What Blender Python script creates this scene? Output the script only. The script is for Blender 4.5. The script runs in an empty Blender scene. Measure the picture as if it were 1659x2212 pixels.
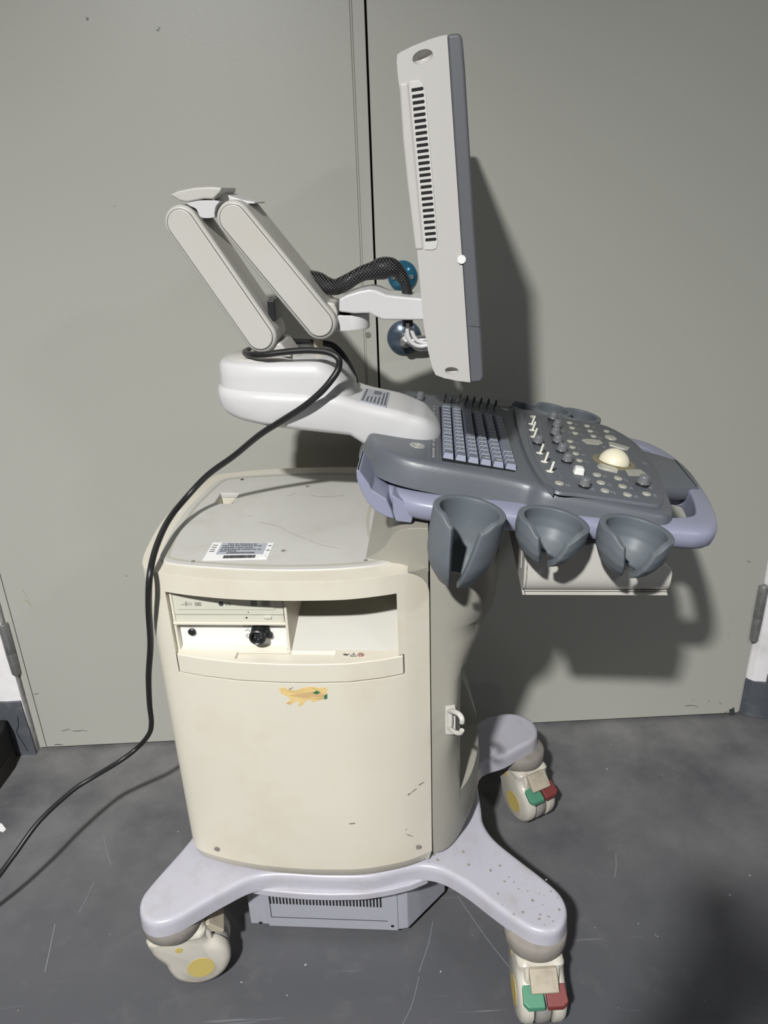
import bpy, bmesh, math, random
import numpy as np
from mathutils import Vector, Matrix
random.seed(7)
S = bpy.context.scene
COL = S.collection
# ---------------------------------------------------------------- camera (solved from the door edges and the keyboard)
F, CX, CY, H = 1598., 829.5, 1106., 1.35
_V = np.array([135, 3700, 1598.]); _V /= np.linalg.norm(_V)
_d = np.array([1, -.0445, .0186]); _d -= _V*(_d@_V); _d /= np.linalg.norm(_d)
RC = np.array([_d, np.cross(-_V, _d), -_V])          # world = RC @ (right, down, forward)
CAM = np.array([0, 0, H])
cd = bpy.data.cameras.new('camera'); cam = bpy.data.objects.new('camera', cd); COL.objects.link(cam)
cd.sensor_fit = 'VERTICAL'; cd.sensor_height = 36.0; cd.lens = F/2212*36; cd.clip_start = .02
M = Matrix(((RC[0][0], -RC[0][1], -RC[0][2]), (RC[1][0], -RC[1][1], -RC[1][2]), (RC[2][0], -RC[2][1], -RC[2][2])))
cam.matrix_world = Matrix.Translation(CAM) @ M.to_4x4()
S.camera = cam
# ---------------------------------------------------------------- light
S.view_settings.view_transform = 'Standard'; S.view_settings.look = 'None'
S.view_settings.exposure = -0.06; S.view_settings.gamma = 1.0; S.view_settings.use_curve_mapping = False
w = bpy.data.worlds.new('world'); S.world = w; w.use_nodes = True
w.node_tree.nodes['Background'].inputs[0].default_value = (.9, .95, 1, 1)
w.node_tree.nodes['Background'].inputs[1].default_value = .008
def lamp(name, loc, size, power, col=(1, 1, 1), tilt=0, spread=180):
    l = bpy.data.lights.new(name, 'AREA'); l.shape = 'DISK'; l.size = size; l.energy = power; l.color = col; l.spread = math.radians(spread)
    o = bpy.data.objects.new(name, l); COL.objects.link(o); o.location = loc
    o.rotation_euler = (math.radians(tilt), 0, 0)      # hung facing the floor
    return o
lamp('ceiling_lamp', (-.7, -1.1, 2.83), .15, 192, (1, .99, .975), spread=152)
lamp('ceiling_lamp', (2.0, -.9, 2.83), .35, 22, (.93, .97, 1))
lamp('ceiling_lamp', (1.9, -8.6, 2.8), .5, 50, (1, .93, .85))
# ---------------------------------------------------------------- measuring: a pixel of the photo on a plane at its real distance
YAW = math.radians(-5.7); MO = np.array([0, 1.22, 0.])
MR = np.array([[math.cos(YAW), -math.sin(YAW), 0], [math.sin(YAW), math.cos(YAW), 0], [0, 0, 1]])
CL = MR.T@(CAM-MO)
def ray(px, py): return RC@np.array([(px-CX)/F, (py-CY)/F, 1.])
def atZ(px, py, z): r = ray(px, py); return CAM+r*(z-H)/r[2]
def atY(px, py, y): r = ray(px, py); return CAM+r*y/r[1]
def lr(px, py): return MR.T@ray(px, py)
def lZ(px, py, z): r = lr(px, py); return CL+r*(z-CL[2])/r[2]
def lY(px, py, y): r = lr(px, py); return CL+r*(y-CL[1])/r[1]
def lX(px, py, x): r = lr(px, py); return CL+r*(x-CL[0])/r[0]
KO = np.array([.185, .003, .96]); KP = math.radians(11)
KR = np.array([[math.cos(KP), 0, math.sin(KP)], [0, 1, 0], [-math.sin(KP), 0, math.cos(KP)]])
def kN(px, py, n=0.): r = KR.T@lr(px, py); c = KR.T@(CL-KO); return c+r*(n-c[2])/r[2]
def kV(px, py, v): r = KR.T@lr(px, py); c = KR.T@(CL-KO); return c+r*(v-c[1])/r[1]
def W(p): return MR@np.array(p)+MO
# ---------------------------------------------------------------- materials
def srgb(r, g, b):
    f = lambda c: c/12.92 if c <= .04045 else ((c+.055)/1.055)**2.4
    return tuple(f(x/255.) for x in (r, g, b))+(1,)
def mat(name, rgb, rough=.45, var=.06, scale=6, dirt=None, dirt_amt=.5, dirt_scale=9, bump=0, bscale=200, metal=0, spec=.5, coat=0):
    m = bpy.data.materials.new(name); m.use_nodes = True; nt = m.node_tree; N = nt.nodes; K = nt.links
    b = N['Principled BSDF']; b.inputs['Roughness'].default_value = rough; b.inputs['Metallic'].default_value = metal
    b.inputs['Specular IOR Level'].default_value = spec; b.inputs['Coat Weight'].default_value = coat
    c = srgb(*rgb)
    tc = N.new('ShaderNodeTexCoord')
    nz = N.new('ShaderNodeTexNoise'); nz.inputs['Scale'].default_value = scale; nz.inputs['Detail'].default_value = 6
    K.new(tc.outputs['Object'], nz.inputs['Vector'])
    mx = N.new('ShaderNodeMix'); mx.data_type = 'RGBA'
    mx.inputs['A'].default_value = tuple(x*(1-var) for x in c[:3])+(1,); mx.inputs['B'].default_value = tuple(min(1, x*(1+var)) for x in c[:3])+(1,)
    K.new(nz.outputs['Fac'], mx.inputs['Factor']); out = mx.outputs['Result']
    if dirt:
        n2 = N.new('ShaderNodeTexNoise'); n2.inputs['Scale'].default_value = dirt_scale; n2.inputs['Detail'].default_value = 8; n2.inputs['Roughness'].default_value = .65
        K.new(tc.outputs['Object'], n2.inputs['Vector'])
        rp = N.new('ShaderNodeValToRGB'); rp.color_ramp.elements[0].position = .5; rp.color_ramp.elements[1].position = .72
        rp.color_ramp.elements[1].color = (dirt_amt,)*3+(1,)
        K.new(n2.outputs['Fac'], rp.inputs['Fac'])
        m2 = N.new('ShaderNodeMix'); m2.data_type = 'RGBA'; K.new(rp.outputs['Color'], m2.inputs['Factor'])
        K.new(out, m2.inputs['A']); m2.inputs['B'].default_value = srgb(*dirt); out = m2.outputs['Result']
    K.new(out, b.inputs['Base Color'])
    if bump:
        n3 = N.new('ShaderNodeTexNoise'); n3.inputs['Scale'].default_value = bscale; n3.inputs['Detail'].default_value = 3
        K.new(tc.outputs['Object'], n3.inputs['Vector'])
        bp = N.new('ShaderNodeBump'); bp.inputs['Strength'].default_value = bump; bp.inputs['Distance'].default_value = .002
        K.new(n3.outputs['Fac'], bp.inputs['Height']); K.new(bp.outputs['Normal'], b.inputs['Normal'])
    return m
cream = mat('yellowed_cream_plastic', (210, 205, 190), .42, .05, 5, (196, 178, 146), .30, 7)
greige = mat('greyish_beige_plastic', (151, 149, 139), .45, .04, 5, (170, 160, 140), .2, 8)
toppanel = mat('grey_beige_top_panel', (192, 191, 185), .42, .05, 8, (165, 160, 146), .35, 10)
white = mat('white_painted_plastic', (206, 206, 206), .32, .02, 5, (190, 184, 172), .15, 9)
offwhite = mat('aged_off_white_plastic', (192, 190, 184), .4, .03, 5, (188, 180, 160), .25, 9)
monm = mat('light_grey_monitor_plastic', (184, 182, 178), .45, .02, 4)
lilac = mat('lilac_grey_plastic', (140, 143, 163), .36, .03, 6, bump=.05)
conm = mat('grey_console_plastic', (93, 97, 103), .38, .03, 6, bump=.06)
panm = mat('blue_grey_control_panel', (90, 94, 100), .42, .03, 6)
cupm = mat('blue_grey_rubbery_plastic', (96, 103, 109), .5, .04, 10, (116, 118, 112), .4, 12)
basem = mat('pale_lilac_grey_base_paint', (174, 173, 182), .28, .03, 6, (150, 140, 128), .30, 26)
collarm = mat('dirty_grey_rubber_collar', (128, 123, 117), .8, .15, 20, (112, 104, 96), .9, 30, bump=.4, bscale=120)
castm = mat('dirty_cream_caster_plastic', (190, 186, 175), .35, .05, 12, (140, 124, 100), .5, 16)
yell = mat('mustard_yellow_plastic', (186, 168, 98), .5)
tirem = mat('grey_caster_tyre', (140, 136, 132), .6, .1, 20, (90, 84, 78), .6, 20)
greenm = mat('green_pedal_plastic', (72, 128, 102), .4, .08, 30)
redm = mat('dark_red_pedal_plastic', (112, 50, 48), .45, .1, 30)
greym = mat('blue_grey_box_paint', (158, 160, 168), .45, .03, 6)
dark = mat('black_void', (14, 14, 15), .8, .0)
blackm = mat('black_plastic', (34, 35, 37), .4, .05)
cordm = mat('black_rubber_cord', (28, 28, 29), .42, .1, 40)
keym = mat('blue_grey_key_plastic', (136, 142, 160), .45, .03)
keydk = mat('grey_key_top_plastic', (112, 118, 128), .5, .03)
printw = mat('white_print', (205, 205, 200), .6, 0)
printd = mat('dark_print', (60, 62, 66), .6, 0)
printb = mat('black_print', (22, 22, 24), .6, 0)
knobm = mat('glossy_grey_knob', (110, 112, 115), .18, .02)
btnm = mat('clear_grey_button', (163, 163, 152), .22, .08, 60, coat=.4)
ballm = mat('ivory_trackball', (232, 225, 200), .35, .03, 60)
olive = mat('olive_ring_plastic', (124, 118, 92), .4)
silver = mat('brushed_steel', (180, 180, 178), .32, .05, 20, metal=.9)
paperw = mat('white_paper', (228, 228, 226), .7, .02)
foil = mat('silver_grey_label', (168, 172, 180), .4, .03)
blueg = mat('blue_protective_film_on_steel', (52, 112, 138), .18, .2, 30, (30, 80, 110), .6, 40, metal=.35)
darkfilm = mat('dark_blue_protective_film_on_steel', (84, 98, 112), .2, .25, 25, (50, 62, 78), .7, 30, metal=.4)
hingem = mat('painted_steel_hinge', (140, 141, 140), .4, .08, 40, (190, 190, 190), .6, 30, metal=.5)
drivem = mat('beige_grey_drive_plastic', (200, 199, 184), .5, .02)
glassb = mat('dark_screen_glass', (16, 17, 19), .12, 0)
tapem = mat('torn_yellow_tape', (214, 188, 128), .6, .15, 90, (186, 152, 96), .8, 60)
tapeg = mat('green_tape_print', (52, 110, 76), .6, .1)

def doormat():
    m = mat('grey_green_door_paint', (181, 181, 173), .38, .012, 3, bump=.10, bscale=900)
    nt = m.node_tree; N = nt.nodes; K = nt.links; b = N['Principled BSDF']
    tc = N.new('ShaderNodeTexCoord'); src = b.inputs['Base Color'].links[0].from_socket
    def spots(scale, lo, hi, col, amt, vec=(1, 1, 1)):
        nonlocal src
        mp = N.new('ShaderNodeMapping'); mp.inputs['Scale'].default_value = vec; K.new(tc.outputs['Object'], mp.inputs['Vector'])
        n = N.new('ShaderNodeTexNoise'); n.inputs['Scale'].default_value = scale; n.inputs['Detail'].default_value = 3
        K.new(mp.outputs['Vector'], n.inputs['Vector'])
        r = N.new('ShaderNodeMapRange'); r.inputs['From Min'].default_value = lo; r.inputs['From Max'].default_value = hi; r.inputs['To Max'].default_value = amt
        K.new(n.outputs['Fac'], r.inputs['Value'])
        x = N.new('ShaderNodeMix'); x.data_type = 'RGBA'; K.new(r.outputs['Result'], x.inputs['Factor']); K.new(src, x.inputs['A']); x.inputs['B'].default_value = srgb(*col)
        src = x.outputs['Result']
    spots(30, .775, .79, (70, 70, 66), .8)
    K.new(src, b.inputs['Base Color'])
    return m
doorm = doormat()
def floormat():
    m = mat('painted_grey_concrete_floor', (76, 77, 81), .5, .06, 2.5, bump=.25, bscale=60)
    nt = m.node_tree; N = nt.nodes; K = nt.links; b = N['Principled BSDF']
    tc = N.new('ShaderNodeTexCoord'); src = b.inputs['Base Color'].links[0].from_socket
    def lay(scale, lo, hi, col, amt, vec=(1, 1, 1), rot=0, detail=8, tex='noise', wallward=False):
        nonlocal src
        mp = N.new('ShaderNodeMapping'); mp.inputs['Scale'].default_value = vec; mp.inputs['Rotation'].default_value = (0, 0, rot); K.new(tc.outputs['Object'], mp.inputs['Vector'])
        n = N.new('ShaderNodeTexNoise'); n.inputs['Scale'].default_value = scale; n.inputs['Detail'].default_value = detail; n.inputs['Roughness'].default_value = .62
        K.new(mp.outputs['Vector'], n.inputs['Vector'])
        r = N.new('ShaderNodeMapRange'); r.inputs['From Min'].default_value = lo; r.inputs['From Max'].default_value = hi; r.inputs['To Max'].default_value = amt
        K.new(n.outputs['Fac'], r.inputs['Value']); fac = r.outputs['Result']
        if wallward:      # dust lies thicker along the foot of the wall
            sp = N.new('ShaderNodeSeparateXYZ'); K.new(tc.outputs['Object'], sp.inputs[0])
            q = N.new('ShaderNodeMapRange'); q.inputs['From Min'].default_value = .9; q.inputs['From Max'].default_value = 1.6; K.new(sp.outputs['Y'], q.inputs['Value'])
            a = N.new('ShaderNodeMath'); a.operation = 'MULTIPLY'; K.new(fac, a.inputs[0]); K.new(q.outputs['Result'], a.inputs[1]); fac = a.outputs[0]
        x = N.new('ShaderNodeMix'); x.data_type = 'RGBA'; K.new(fac, x.inputs['Factor']); K.new(src, x.inputs['A']); x.inputs['B'].default_value = srgb(*col)
        src = x.outputs['Result']
    lay(4, .30, .75, (150, 149, 147), .80, wallward=True)
    lay(14, .55, .8, (140, 139, 139), .14)
    lay(3, .70, .75, (165, 168, 172), .2, (1, 18, 1), .5, 3)
    lay(3, .70, .75, (160, 162, 168), .22, (1, 22, 1), -1.1, 3)
    lay(70, .74, .78, (205, 205, 205), .8, detail=2)
    lay(45, .76, .79, (60, 58, 56), .6, detail=3)
    K.new(src, b.inputs['Base Color'])
    return m
floorm = floormat()
wallw = mat('rough_white_wall_paint', (246, 244, 245), .8, .03, 9, (196, 192, 190), .5, 12, bump=1.0, bscale=22)
wallg = mat('dark_grey_skirting_paint', (86, 90, 97), .6, .12, 12, (130, 132, 136), .6, 16, bump=.8, bscale=26)
plain = mat('dim_wall_paint', (96, 98, 100), .8)
ceilm = mat('ceiling_paint', (110, 110, 110), .9)
def sleevemat():
    m = bpy.data.materials.new('black_braided_sleeve'); m.use_nodes = True; nt = m.node_tree; N = nt.nodes; K = nt.links; b = N['Principled BSDF']
    b.inputs['Roughness'].default_value = .3
    tc = N.new('ShaderNodeTexCoord'); outs = []
    for r in (.8, -.8):
        mp = N.new('ShaderNodeMapping'); mp.inputs['Rotation'].default_value = (0, r, 0); K.new(tc.outputs['Object'], mp.inputs['Vector'])
        wv = N.new('ShaderNodeTexWave'); wv.inputs['Scale'].default_value = 88; K.new(mp.outputs['Vector'], wv.inputs['Vector']); outs.append(wv.outputs['Fac'])
    mu = N.new('ShaderNodeMath'); mu.operation = 'MULTIPLY'; K.new(outs[0], mu.inputs[0]); K.new(outs[1], mu.inputs[1])
    rp = N.new('ShaderNodeValToRGB'); rp.color_ramp.elements[0].position = .35; rp.color_ramp.elements[1].position = .95
    rp.color_ramp.elements[0].color = (.008, .008, .009, 1); rp.color_ramp.elements[1].color = (.12, .12, .12, 1)
    K.new(mu.outputs[0], rp.inputs['Fac']); K.new(rp.outputs['Color'], b.inputs['Base Color'])
    bp = N.new('ShaderNodeBump'); bp.inputs['Strength'].default_value = .6; bp.inputs['Distance'].default_value = .002; K.new(mu.outputs[0], bp.inputs['Height']); K.new(bp.outputs['Normal'], b.inputs['Normal'])
    return m
sleevem = sleevemat()
# ---------------------------------------------------------------- mesh helpers
def link(name, me, parent=None):
    o = bpy.data.objects.new(name, me); COL.objects.link(o)
    if parent is not None: o.parent = parent
    return o
def finish(o, sharp=38, bevel=0, seg=3, blim=32):
    me = o.data; bm = bmesh.new(); bm.from_mesh(me); bmesh.ops.recalc_face_normals(bm, faces=bm.faces); bm.to_mesh(me); bm.free()
    for p in me.polygons: p.use_smooth = True
    me.set_sharp_from_angle(angle=math.radians(sharp))
    if bevel:
        b = o.modifiers.new('bevel', 'BEVEL'); b.width = bevel; b.segments = seg; b.limit_method = 'ANGLE'; b.angle_limit = math.radians(blim); b.harden_normals = True; b.use_clamp_overlap = True
    return o
class MB:
    def __init__(s): s.v = []; s.f = []; s.m = []
    def add(s, v, f, m=0):
        k = len(s.v); s.v += [tuple(float(c) for c in p) for p in v]; s.f += [tuple(i+k for i in q) for q in f]; s.m += [m]*len(f); return s
    def prism(s, poly, fn, a, b, m=0):      # fn(p, t) -> 3d
        n = len(poly); v = [fn(p, a) for p in poly]+[fn(p, b) for p in poly]
        f = [tuple(range(n)), tuple(range(2*n-1, n-1, -1))]+[(i, (i+1) % n, n+(i+1) % n, n+i) for i in range(n)]
        return s.add(v, f, m)
    def box(s, x0, x1, y0, y1, z0, z1, m=0):
        return s.prism([(x0, y0), (x1, y0), (x1, y1), (x0, y1)], lambda p, t: (p[0], p[1], t), z0, z1, m)
    def lathe(s, prof, n=32, fn=lambda p: p, m=0, cap=True):   # prof (r, z) about z
        v = []; f = []
        for r, z in prof:
            for i in range(n): a = 2*math.pi*i/n; v.append(fn((r*math.cos(a), r*math.sin(a), z)))
        for j in range(len(prof)-1):
            for i in range(n): f.append((j*n+i, j*n+(i+1) % n, (j+1)*n+(i+1) % n, (j+1)*n+i))
        if cap: f.append(tuple(range(n))); f.append(tuple((len(prof)-1)*n+i for i in range(n)))
        return s.add(v, f, m)
    def tube(s, pts, rad, n=10, m=0):
        P = [Vector(p) for p in pts]; k = len(P); R_ = rad if hasattr(rad, '__len__') else [rad]*k
        T = [(P[min(i+1, k-1)]-P[max(i-1, 0)]).normalized() for i in range(k)]
        a = T[0].orthogonal().normalized(); v = []
        for i in range(k):
            a = (a-T[i]*a.dot(T[i])).normalized(); b = T[i].cross(a)
            for j in range(n): q = 2*math.pi*j/n; v.append(P[i]+(a*math.cos(q)+b*math.sin(q))*R_[i])
        f = [(i*n+j, i*n+(j+1) % n, (i+1)*n+(j+1) % n, (i+1)*n+j) for i in range(k-1) for j in range(n)]
        f += [tuple(range(n)), tuple((k-1)*n+j for j in range(n))]
        return s.add(v, f, m)
    def build(s, name, mats, parent=None, **kw):
        me = bpy.data.meshes.new(name); me.from_pydata(s.v, [], s.f); me.update()
        if not isinstance(mats, (list, tuple)): mats = [mats]
        for x in mats: me.materials.append(x)
        for p, i in zip(me.polygons, s.m): p.material_index = i
        return finish(link(name, me, parent), **kw)
def cr(pts, n=6, closed=True):               # Catmull-Rom
    P = [np.array(p, float) for p in pts]; k = len(P); out = []
    for i in range(k if closed else k-1):
        g = (lambda j: P[j % k]) if closed else (lambda j: P[min(max(j, 0), k-1)])
        p0, p1, p2, p3 = g(i-1), g(i), g(i+1), g(i+2)
        for j in range(n):
            t = j/n; out.append(.5*((2*p1)+(p2-p0)*t+(2*p0-5*p1+4*p2-p3)*t*t+(3*p1-p0-3*p2+p3)*t**3))
    if not closed: out.append(P[-1])
    return out
def offset(poly, d):
    P = np.array([p[:2] for p in poly], float); n = len(P)
    A = .5*sum(P[i][0]*P[(i+1) % n][1]-P[(i+1) % n][0]*P[i][1] for i in range(n)); sg = 1 if A > 0 else -1; o = []
    for i in range(n):
        t = P[(i+1) % n]-P[i-1]; t /= max(np.linalg.norm(t), 1e-9); o.append(P[i]+sg*d*np.array([t[1], -t[0]]))
    return o
def rrect(x0, x1, y0, y1, r, n=5):
    o = []
    for cx, cy, a in ((x1-r, y1-r, 0), (x0+r, y1-r, 90), (x0+r, y0+r, 180), (x1-r, y0+r, 270)):
        for i in range(n+1): q = math.radians(a+90*i/n); o.append((cx+r*math.cos(q), cy+r*math.sin(q)))
    return o
def ell(cx, cy, a, b, n=24): return [(cx+a*math.cos(2*math.pi*i/n), cy+b*math.sin(2*math.pi*i/n)) for i in range(n)]
XY = lambda p, t: (p[0], p[1], t)
XZ = lambda p, t: (p[0], t, p[1])
def cut(o, *cutters, op='DIFFERENCE'):
    for c in cutters:
        m = o.modifiers.new('b', 'BOOLEAN'); m.operation = op; m.object = c; m.solver = 'EXACT'
    bpy.context.view_layer.update()
    dg = bpy.context.evaluated_depsgraph_get(); me = bpy.data.meshes.new_from_object(o.evaluated_get(dg))
    for m in list(o.modifiers): o.modifiers.remove(m)
    o.data = me
    for c in cutters: bpy.data.objects.remove(c)
    return o
def tmp(mb): return mb.build('tmp', dark, um)
def text(body, size, fn, name, m, parent=None, depth=0):      # flat lettering as a mesh; fn maps (x, y) to 3d
    c = bpy.data.curves.new(name, 'FONT'); c.body = body; c.size = size; c.resolution_u = 3; c.align_x = 'CENTER'; c.align_y = 'CENTER'
    o = bpy.data.objects.new('tmp', c); COL.objects.link(o); bpy.context.view_layer.update()
    me = bpy.data.meshes.new_from_object(o.evaluated_get(bpy.context.evaluated_depsgraph_get())); bpy.data.objects.remove(o)
    for v in me.vertices: v.co = Vector([float(q) for q in fn(v.co.x, v.co.y)])
    me.materials.clear(); me.materials.append(m)
    return link(name, me, parent)
def tag(o, label, cat=None, group=None, kind=None):
    if label: o['label'] = label
    if cat: o['category'] = cat
    if group: o['group'] = group
    if kind: o['kind'] = kind
    return o
def struct(o, label, cat): return tag(o, label, cat, kind='structure')
def empty(name, loc, rz=0):
    o = bpy.data.objects.new(name, None); COL.objects.link(o); o.location = loc; o.rotation_euler = (0, 0, rz); o.empty_display_size = .05; return o
def copy_tree(o, parent=None):
    c = o.copy(); COL.objects.link(c)
    if parent is not None: c.parent = parent
    for ch in list(o.children): copy_tree(ch, c)
    return c
# ================================================================ setting
WY = 1.612
struct(MB().box(-3, 3, -9.6, 1.9, -.1, 0).build('floor', floorm), 'painted grey concrete floor with scratches and dust', 'floor')
struct(MB().box(-3, 3, -9.6, 1.9, 2.9, 3.0).build('ceiling', ceilm), 'plain pale ceiling over the room', 'ceiling')
struct(MB().box(-3.1, -3, -9.6, 1.9, 0, 2.9).build('wall_side_left', plain), 'pale side wall far to the left', 'wall')
struct(MB().box(3, 3.1, -9.6, 1.9, 0, 2.9).build('wall_side_right', plain), 'pale side wall far to the right', 'wall')
struct(MB().box(-3, 3, -9.7, -9.6, 0, 2.9).build('wall_rear', plain), 'pale wall behind the photographer', 'wall')
DL, DM, DR = -.918, .0325, .984
def wob(seed, x0, x1, z, amp, n=26):
    rr = random.Random(seed); return [(x0+(x1-x0)*i/n, z+rr.uniform(-amp, amp)) for i in range(n+1)]
b = MB(); b.box(-3, DL-.006, 1.6, 1.9, 0, 2.9)
struct(b.build('wall_left', wallw), 'rough white plaster wall left of the grey door', 'wall')
b = MB(); b.prism([(DR+.008, 1.62), (DR+.02, 1.604), (DR+.052, 1.597), (3, 1.597), (3, 1.9), (DR+.008, 1.9)], XY, 0, 2.9)
struct(b.build('wall_right', wallw, bevel=.004), 'rough white plaster wall right of the grey door', 'wall')
b = MB(); b.box(DL-.006, DR+.008, 1.68, 1.9, 0, 2.9, 0); b.box(DL-.006, DR+.008, 1.6, 1.68, 2.12, 2.9, 0)
struct(b.build('wall_back', plain), 'wall over and behind the double door', 'wall')
zb = [(-3, 0), (DL-.004, 0)]+[(x, z) for x, z in reversed(wob(3, -3, DL-.008, .172, .003, 60))]
b = MB(); b.prism(zb, XZ, 1.602, 1.594)
crk = [atY(*p, 1.594) for p in [(38, 1548), (40, 1568), (36, 1580), (44, 1596), (52, 1608), (60, 1622)]]
b.tube([p for p in cr(crk, 4, False)], .0012, 5, 1)
struct(b.build('baseboard_left', [wallg, dark], bevel=.002), 'dark grey painted skirting band with a crack, left of the door', 'baseboard')
zb2 = [(DR+.05, 0), (3, 0)]+[(x, z) for x, z in reversed(wob(5, DR+.05, 3, .145, .003, 60))]
b = MB(); b.prism(zb2, XZ, 1.599, 1.59)
b.prism([(DR+.006, 1.622), (DR+.018, 1.603), (DR+.052, 1.592), (DR+.06, 1.62)], XY, 0, .118)
struct(b.build('baseboard_right', wallg, bevel=.003), 'dark grey painted skirting with ragged top edge, right of the door', 'baseboard')
# doors -------------------------------------------------------------
b = MB(); b.box(DL, .0035, WY, WY+.05, .008, 2.11)
b.box(.0035, .0075, WY+.002, WY+.05, .008, 2.11); b.box(.0075, DM-.002, WY-.002, WY+.05, .008, 2.11)
door1 = b.build('door_1', doorm, bevel=.0015, seg=2); struct(door1, 'left leaf of the grey-green steel double door, with edge strip', 'door')
MB().box(DL+.018, DL+.0195, WY-.0008, WY+.01, .01, 2.1).build('edge_seam', printd, door1)
b = MB(); b.box(DM+.002, DR, WY, WY+.05, .008, 2.11)
door2 = b.build('door_2', doorm, bevel=.0015, seg=2); struct(door2, 'right leaf of the grey-green steel double door, with lock fittings', 'door')
MB().box(DL-.004, DR+.006, WY+.03, WY+.06, .0, 2.115).build('door_rebate', dark, door2)
def hinge(x, zt, zb_, parent, lab):
    b = MB(); zm = (zt+zb_)/2-.01
    b.lathe([(.0, zt), (.0095, zt), (.0105, zt-.002), (.0105, zm+.002), (.009, zm), (.0, zm)], 20, lambda p: (x+p[0]*1.15, WY-.006+p[1]*1.15, p[2]))
    b.lathe([(.0, zm), (.0122, zm), (.0108, zb_+.006), (.008, zb_), (0, zb_)], 20, lambda p: (x+p[0], WY-.006+p[1], p[2]), 0)
    b.box(x-.004, x+.004, WY-.004, WY+.01, zb_+.004, zt-.004)
    return b.build('hinge', hingem, parent, sharp=50)
hinge(DL-.004, .402, .25, door1, ''); hinge(DR+.0, .408, .245, door2, '')
def smear(name, pts, parent, m, y=WY, r=.0012):   # thin scuff marks lying on the door
    b = MB()
    for line in pts:
        q = [atY(x, yy, y-.0003) for x, yy in line]; w_ = r
        up = [(p[0], y-.0004, p[2]+w_*(.4+.6*random.random())) for p in q]; dn = [(p[0], y-.0004, p[2]-w_*(.4+.6*random.random())) for p in q]
        n = len(q); b.add(up+dn, [(i, i+1, n+i+1, n+i) for i in range(n-1)])
    return b.build(name, m, parent)
scufm = mat('dark_scuff', (92, 92, 88), .7, .2, 90)
scufy = mat('yellowish_scuff', (164, 160, 134), .7, .1, 90)
smear('scuff_mark', [[(134, 1579), (142, 1577), (148, 1575), (152, 1578)], [(157, 1579), (170, 1579), (180, 1577), (188, 1580)], [(118, 1609), (127, 1608), (136, 1609)],
      [(74, 1500), (78, 1499), (83, 1498)]], door1, scufm, r=.0016)
smear('scuff_mark', [[(48, 1274), (53, 1282), (60, 1292), (66, 1305)], [(52, 1296), (60, 1300), (68, 1310)]], door1, scufy, r=.003)
smear('scuff_mark', [[(1480, 1525), (1492, 1524), (1500, 1524), (1508, 1528)], [(1572, 1377), (1577, 1365), (1581, 1345), (1582, 1325)], [(1614, 1210), (1618, 1215), (1621, 1212)],
      [(1530, 1512), (1533, 1516)], [(1553, 1516), (1558, 1521)], [(1565, 1540), (1572, 1536)]], door2, scufm, r=.0012)
MB().prism([tuple(atY(x, y, WY)[[0, 2]]) for x, y in [(1588, 1549), (1586, 1528), (1575, 1533), (1576, 1548)]], XZ, WY-.0004, WY+.001).build('torn_corner', mat('dark_chip', (60, 64, 66), .8), door2)
# peep dot
c = atY(795, 723, WY-.002); MB().lathe([(0, 0), (.006, 0), (.006, .004), (0, .004)], 16, lambda p: (c[0]+p[0], WY-.002-p[2]*.5, c[2]+p[1])).build('bolt_cover', collarm, door1)
# rosettes
def rose(px, py, r, m, name, lever=False):
    c = atY(px, py, WY-.012); f = lambda p: (c[0]+p[0], WY-p[2], c[2]+p[1])
    b = MB(); b.lathe([(0, 0), (r*1.02, 0), (r, .006), (r*.93, .010), (0, .0115)], 40, f)
    o = b.build(name, m, door2, sharp=60)
    if not lever:
        for dx in (-.019, .019):
            MB().lathe([(0, .010), (.0045, .010), (.0045, .0135), (.003, .0145), (0, .0125)], 14, lambda p: (c[0]+dx+p[0], WY-p[2], c[2]-.002+p[1])).build('screw', silver, o)
        MB().prism(rrect(-.004, .004, -.022, .006, .003), lambda p, t: (c[0]+p[0], WY-t, c[2]+p[1]), .009, .0128).build('key_slot', silver, o)
    else:
        b = MB(); b.lathe([(0, .01), (.014, .01), (.0125, .03), (.012, .055), (0, .058)], 24, f)
        b.tube([(c[0], WY-.048, c[2]), (c[0]+.02, WY-.052, c[2]+.001), (c[0]+.06, WY-.052, c[2]+.002), (c[0]+.115, WY-.05, c[2]+.001)], [.0115, .011, .0095, .0085], 16)
        b.build('lever_handle', silver, o, sharp=60)
    return o
rose(870, 597, .0305, blueg, 'lock_rosette'); rose(874, 731, .0365, darkfilm, 'handle_rosette', True)
scl = mat('pale_floor_scratch', (114, 116, 120), .7, 0)
for line, w_ in (([(988, 1935), (1050, 2025), (1112, 2104)], .0009), ([(119, 1996), (108, 2050), (97, 2100)], .0012), ([(224, 1806), (231, 1840), (240, 1868)], .0014), ([(203, 1905), (190, 1935), (170, 1972)], .0010),
                 ([(1330, 1843), (1331, 1870), (1328, 1895)], .0012), ([(905, 2110), (890, 2170), (870, 2212)], .0007), ([(30, 1858), (90, 1825), (160, 1790)], .0012), ([(935, 1990), (925, 2040), (905, 2100)], .0008)):
    q = [atZ(*p, .0006) for p in cr(line, 4, False)]; n = len(q); b = MB()
    b.add([(p[0]-w_, p[1], .0006) for p in q]+[(p[0]+w_, p[1], .0006) for p in q], [(i, i+1, n+i+1, n+i) for i in range(n-1)])
    b.build('scratch', scl, bpy.data.objects['floor'])
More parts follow.
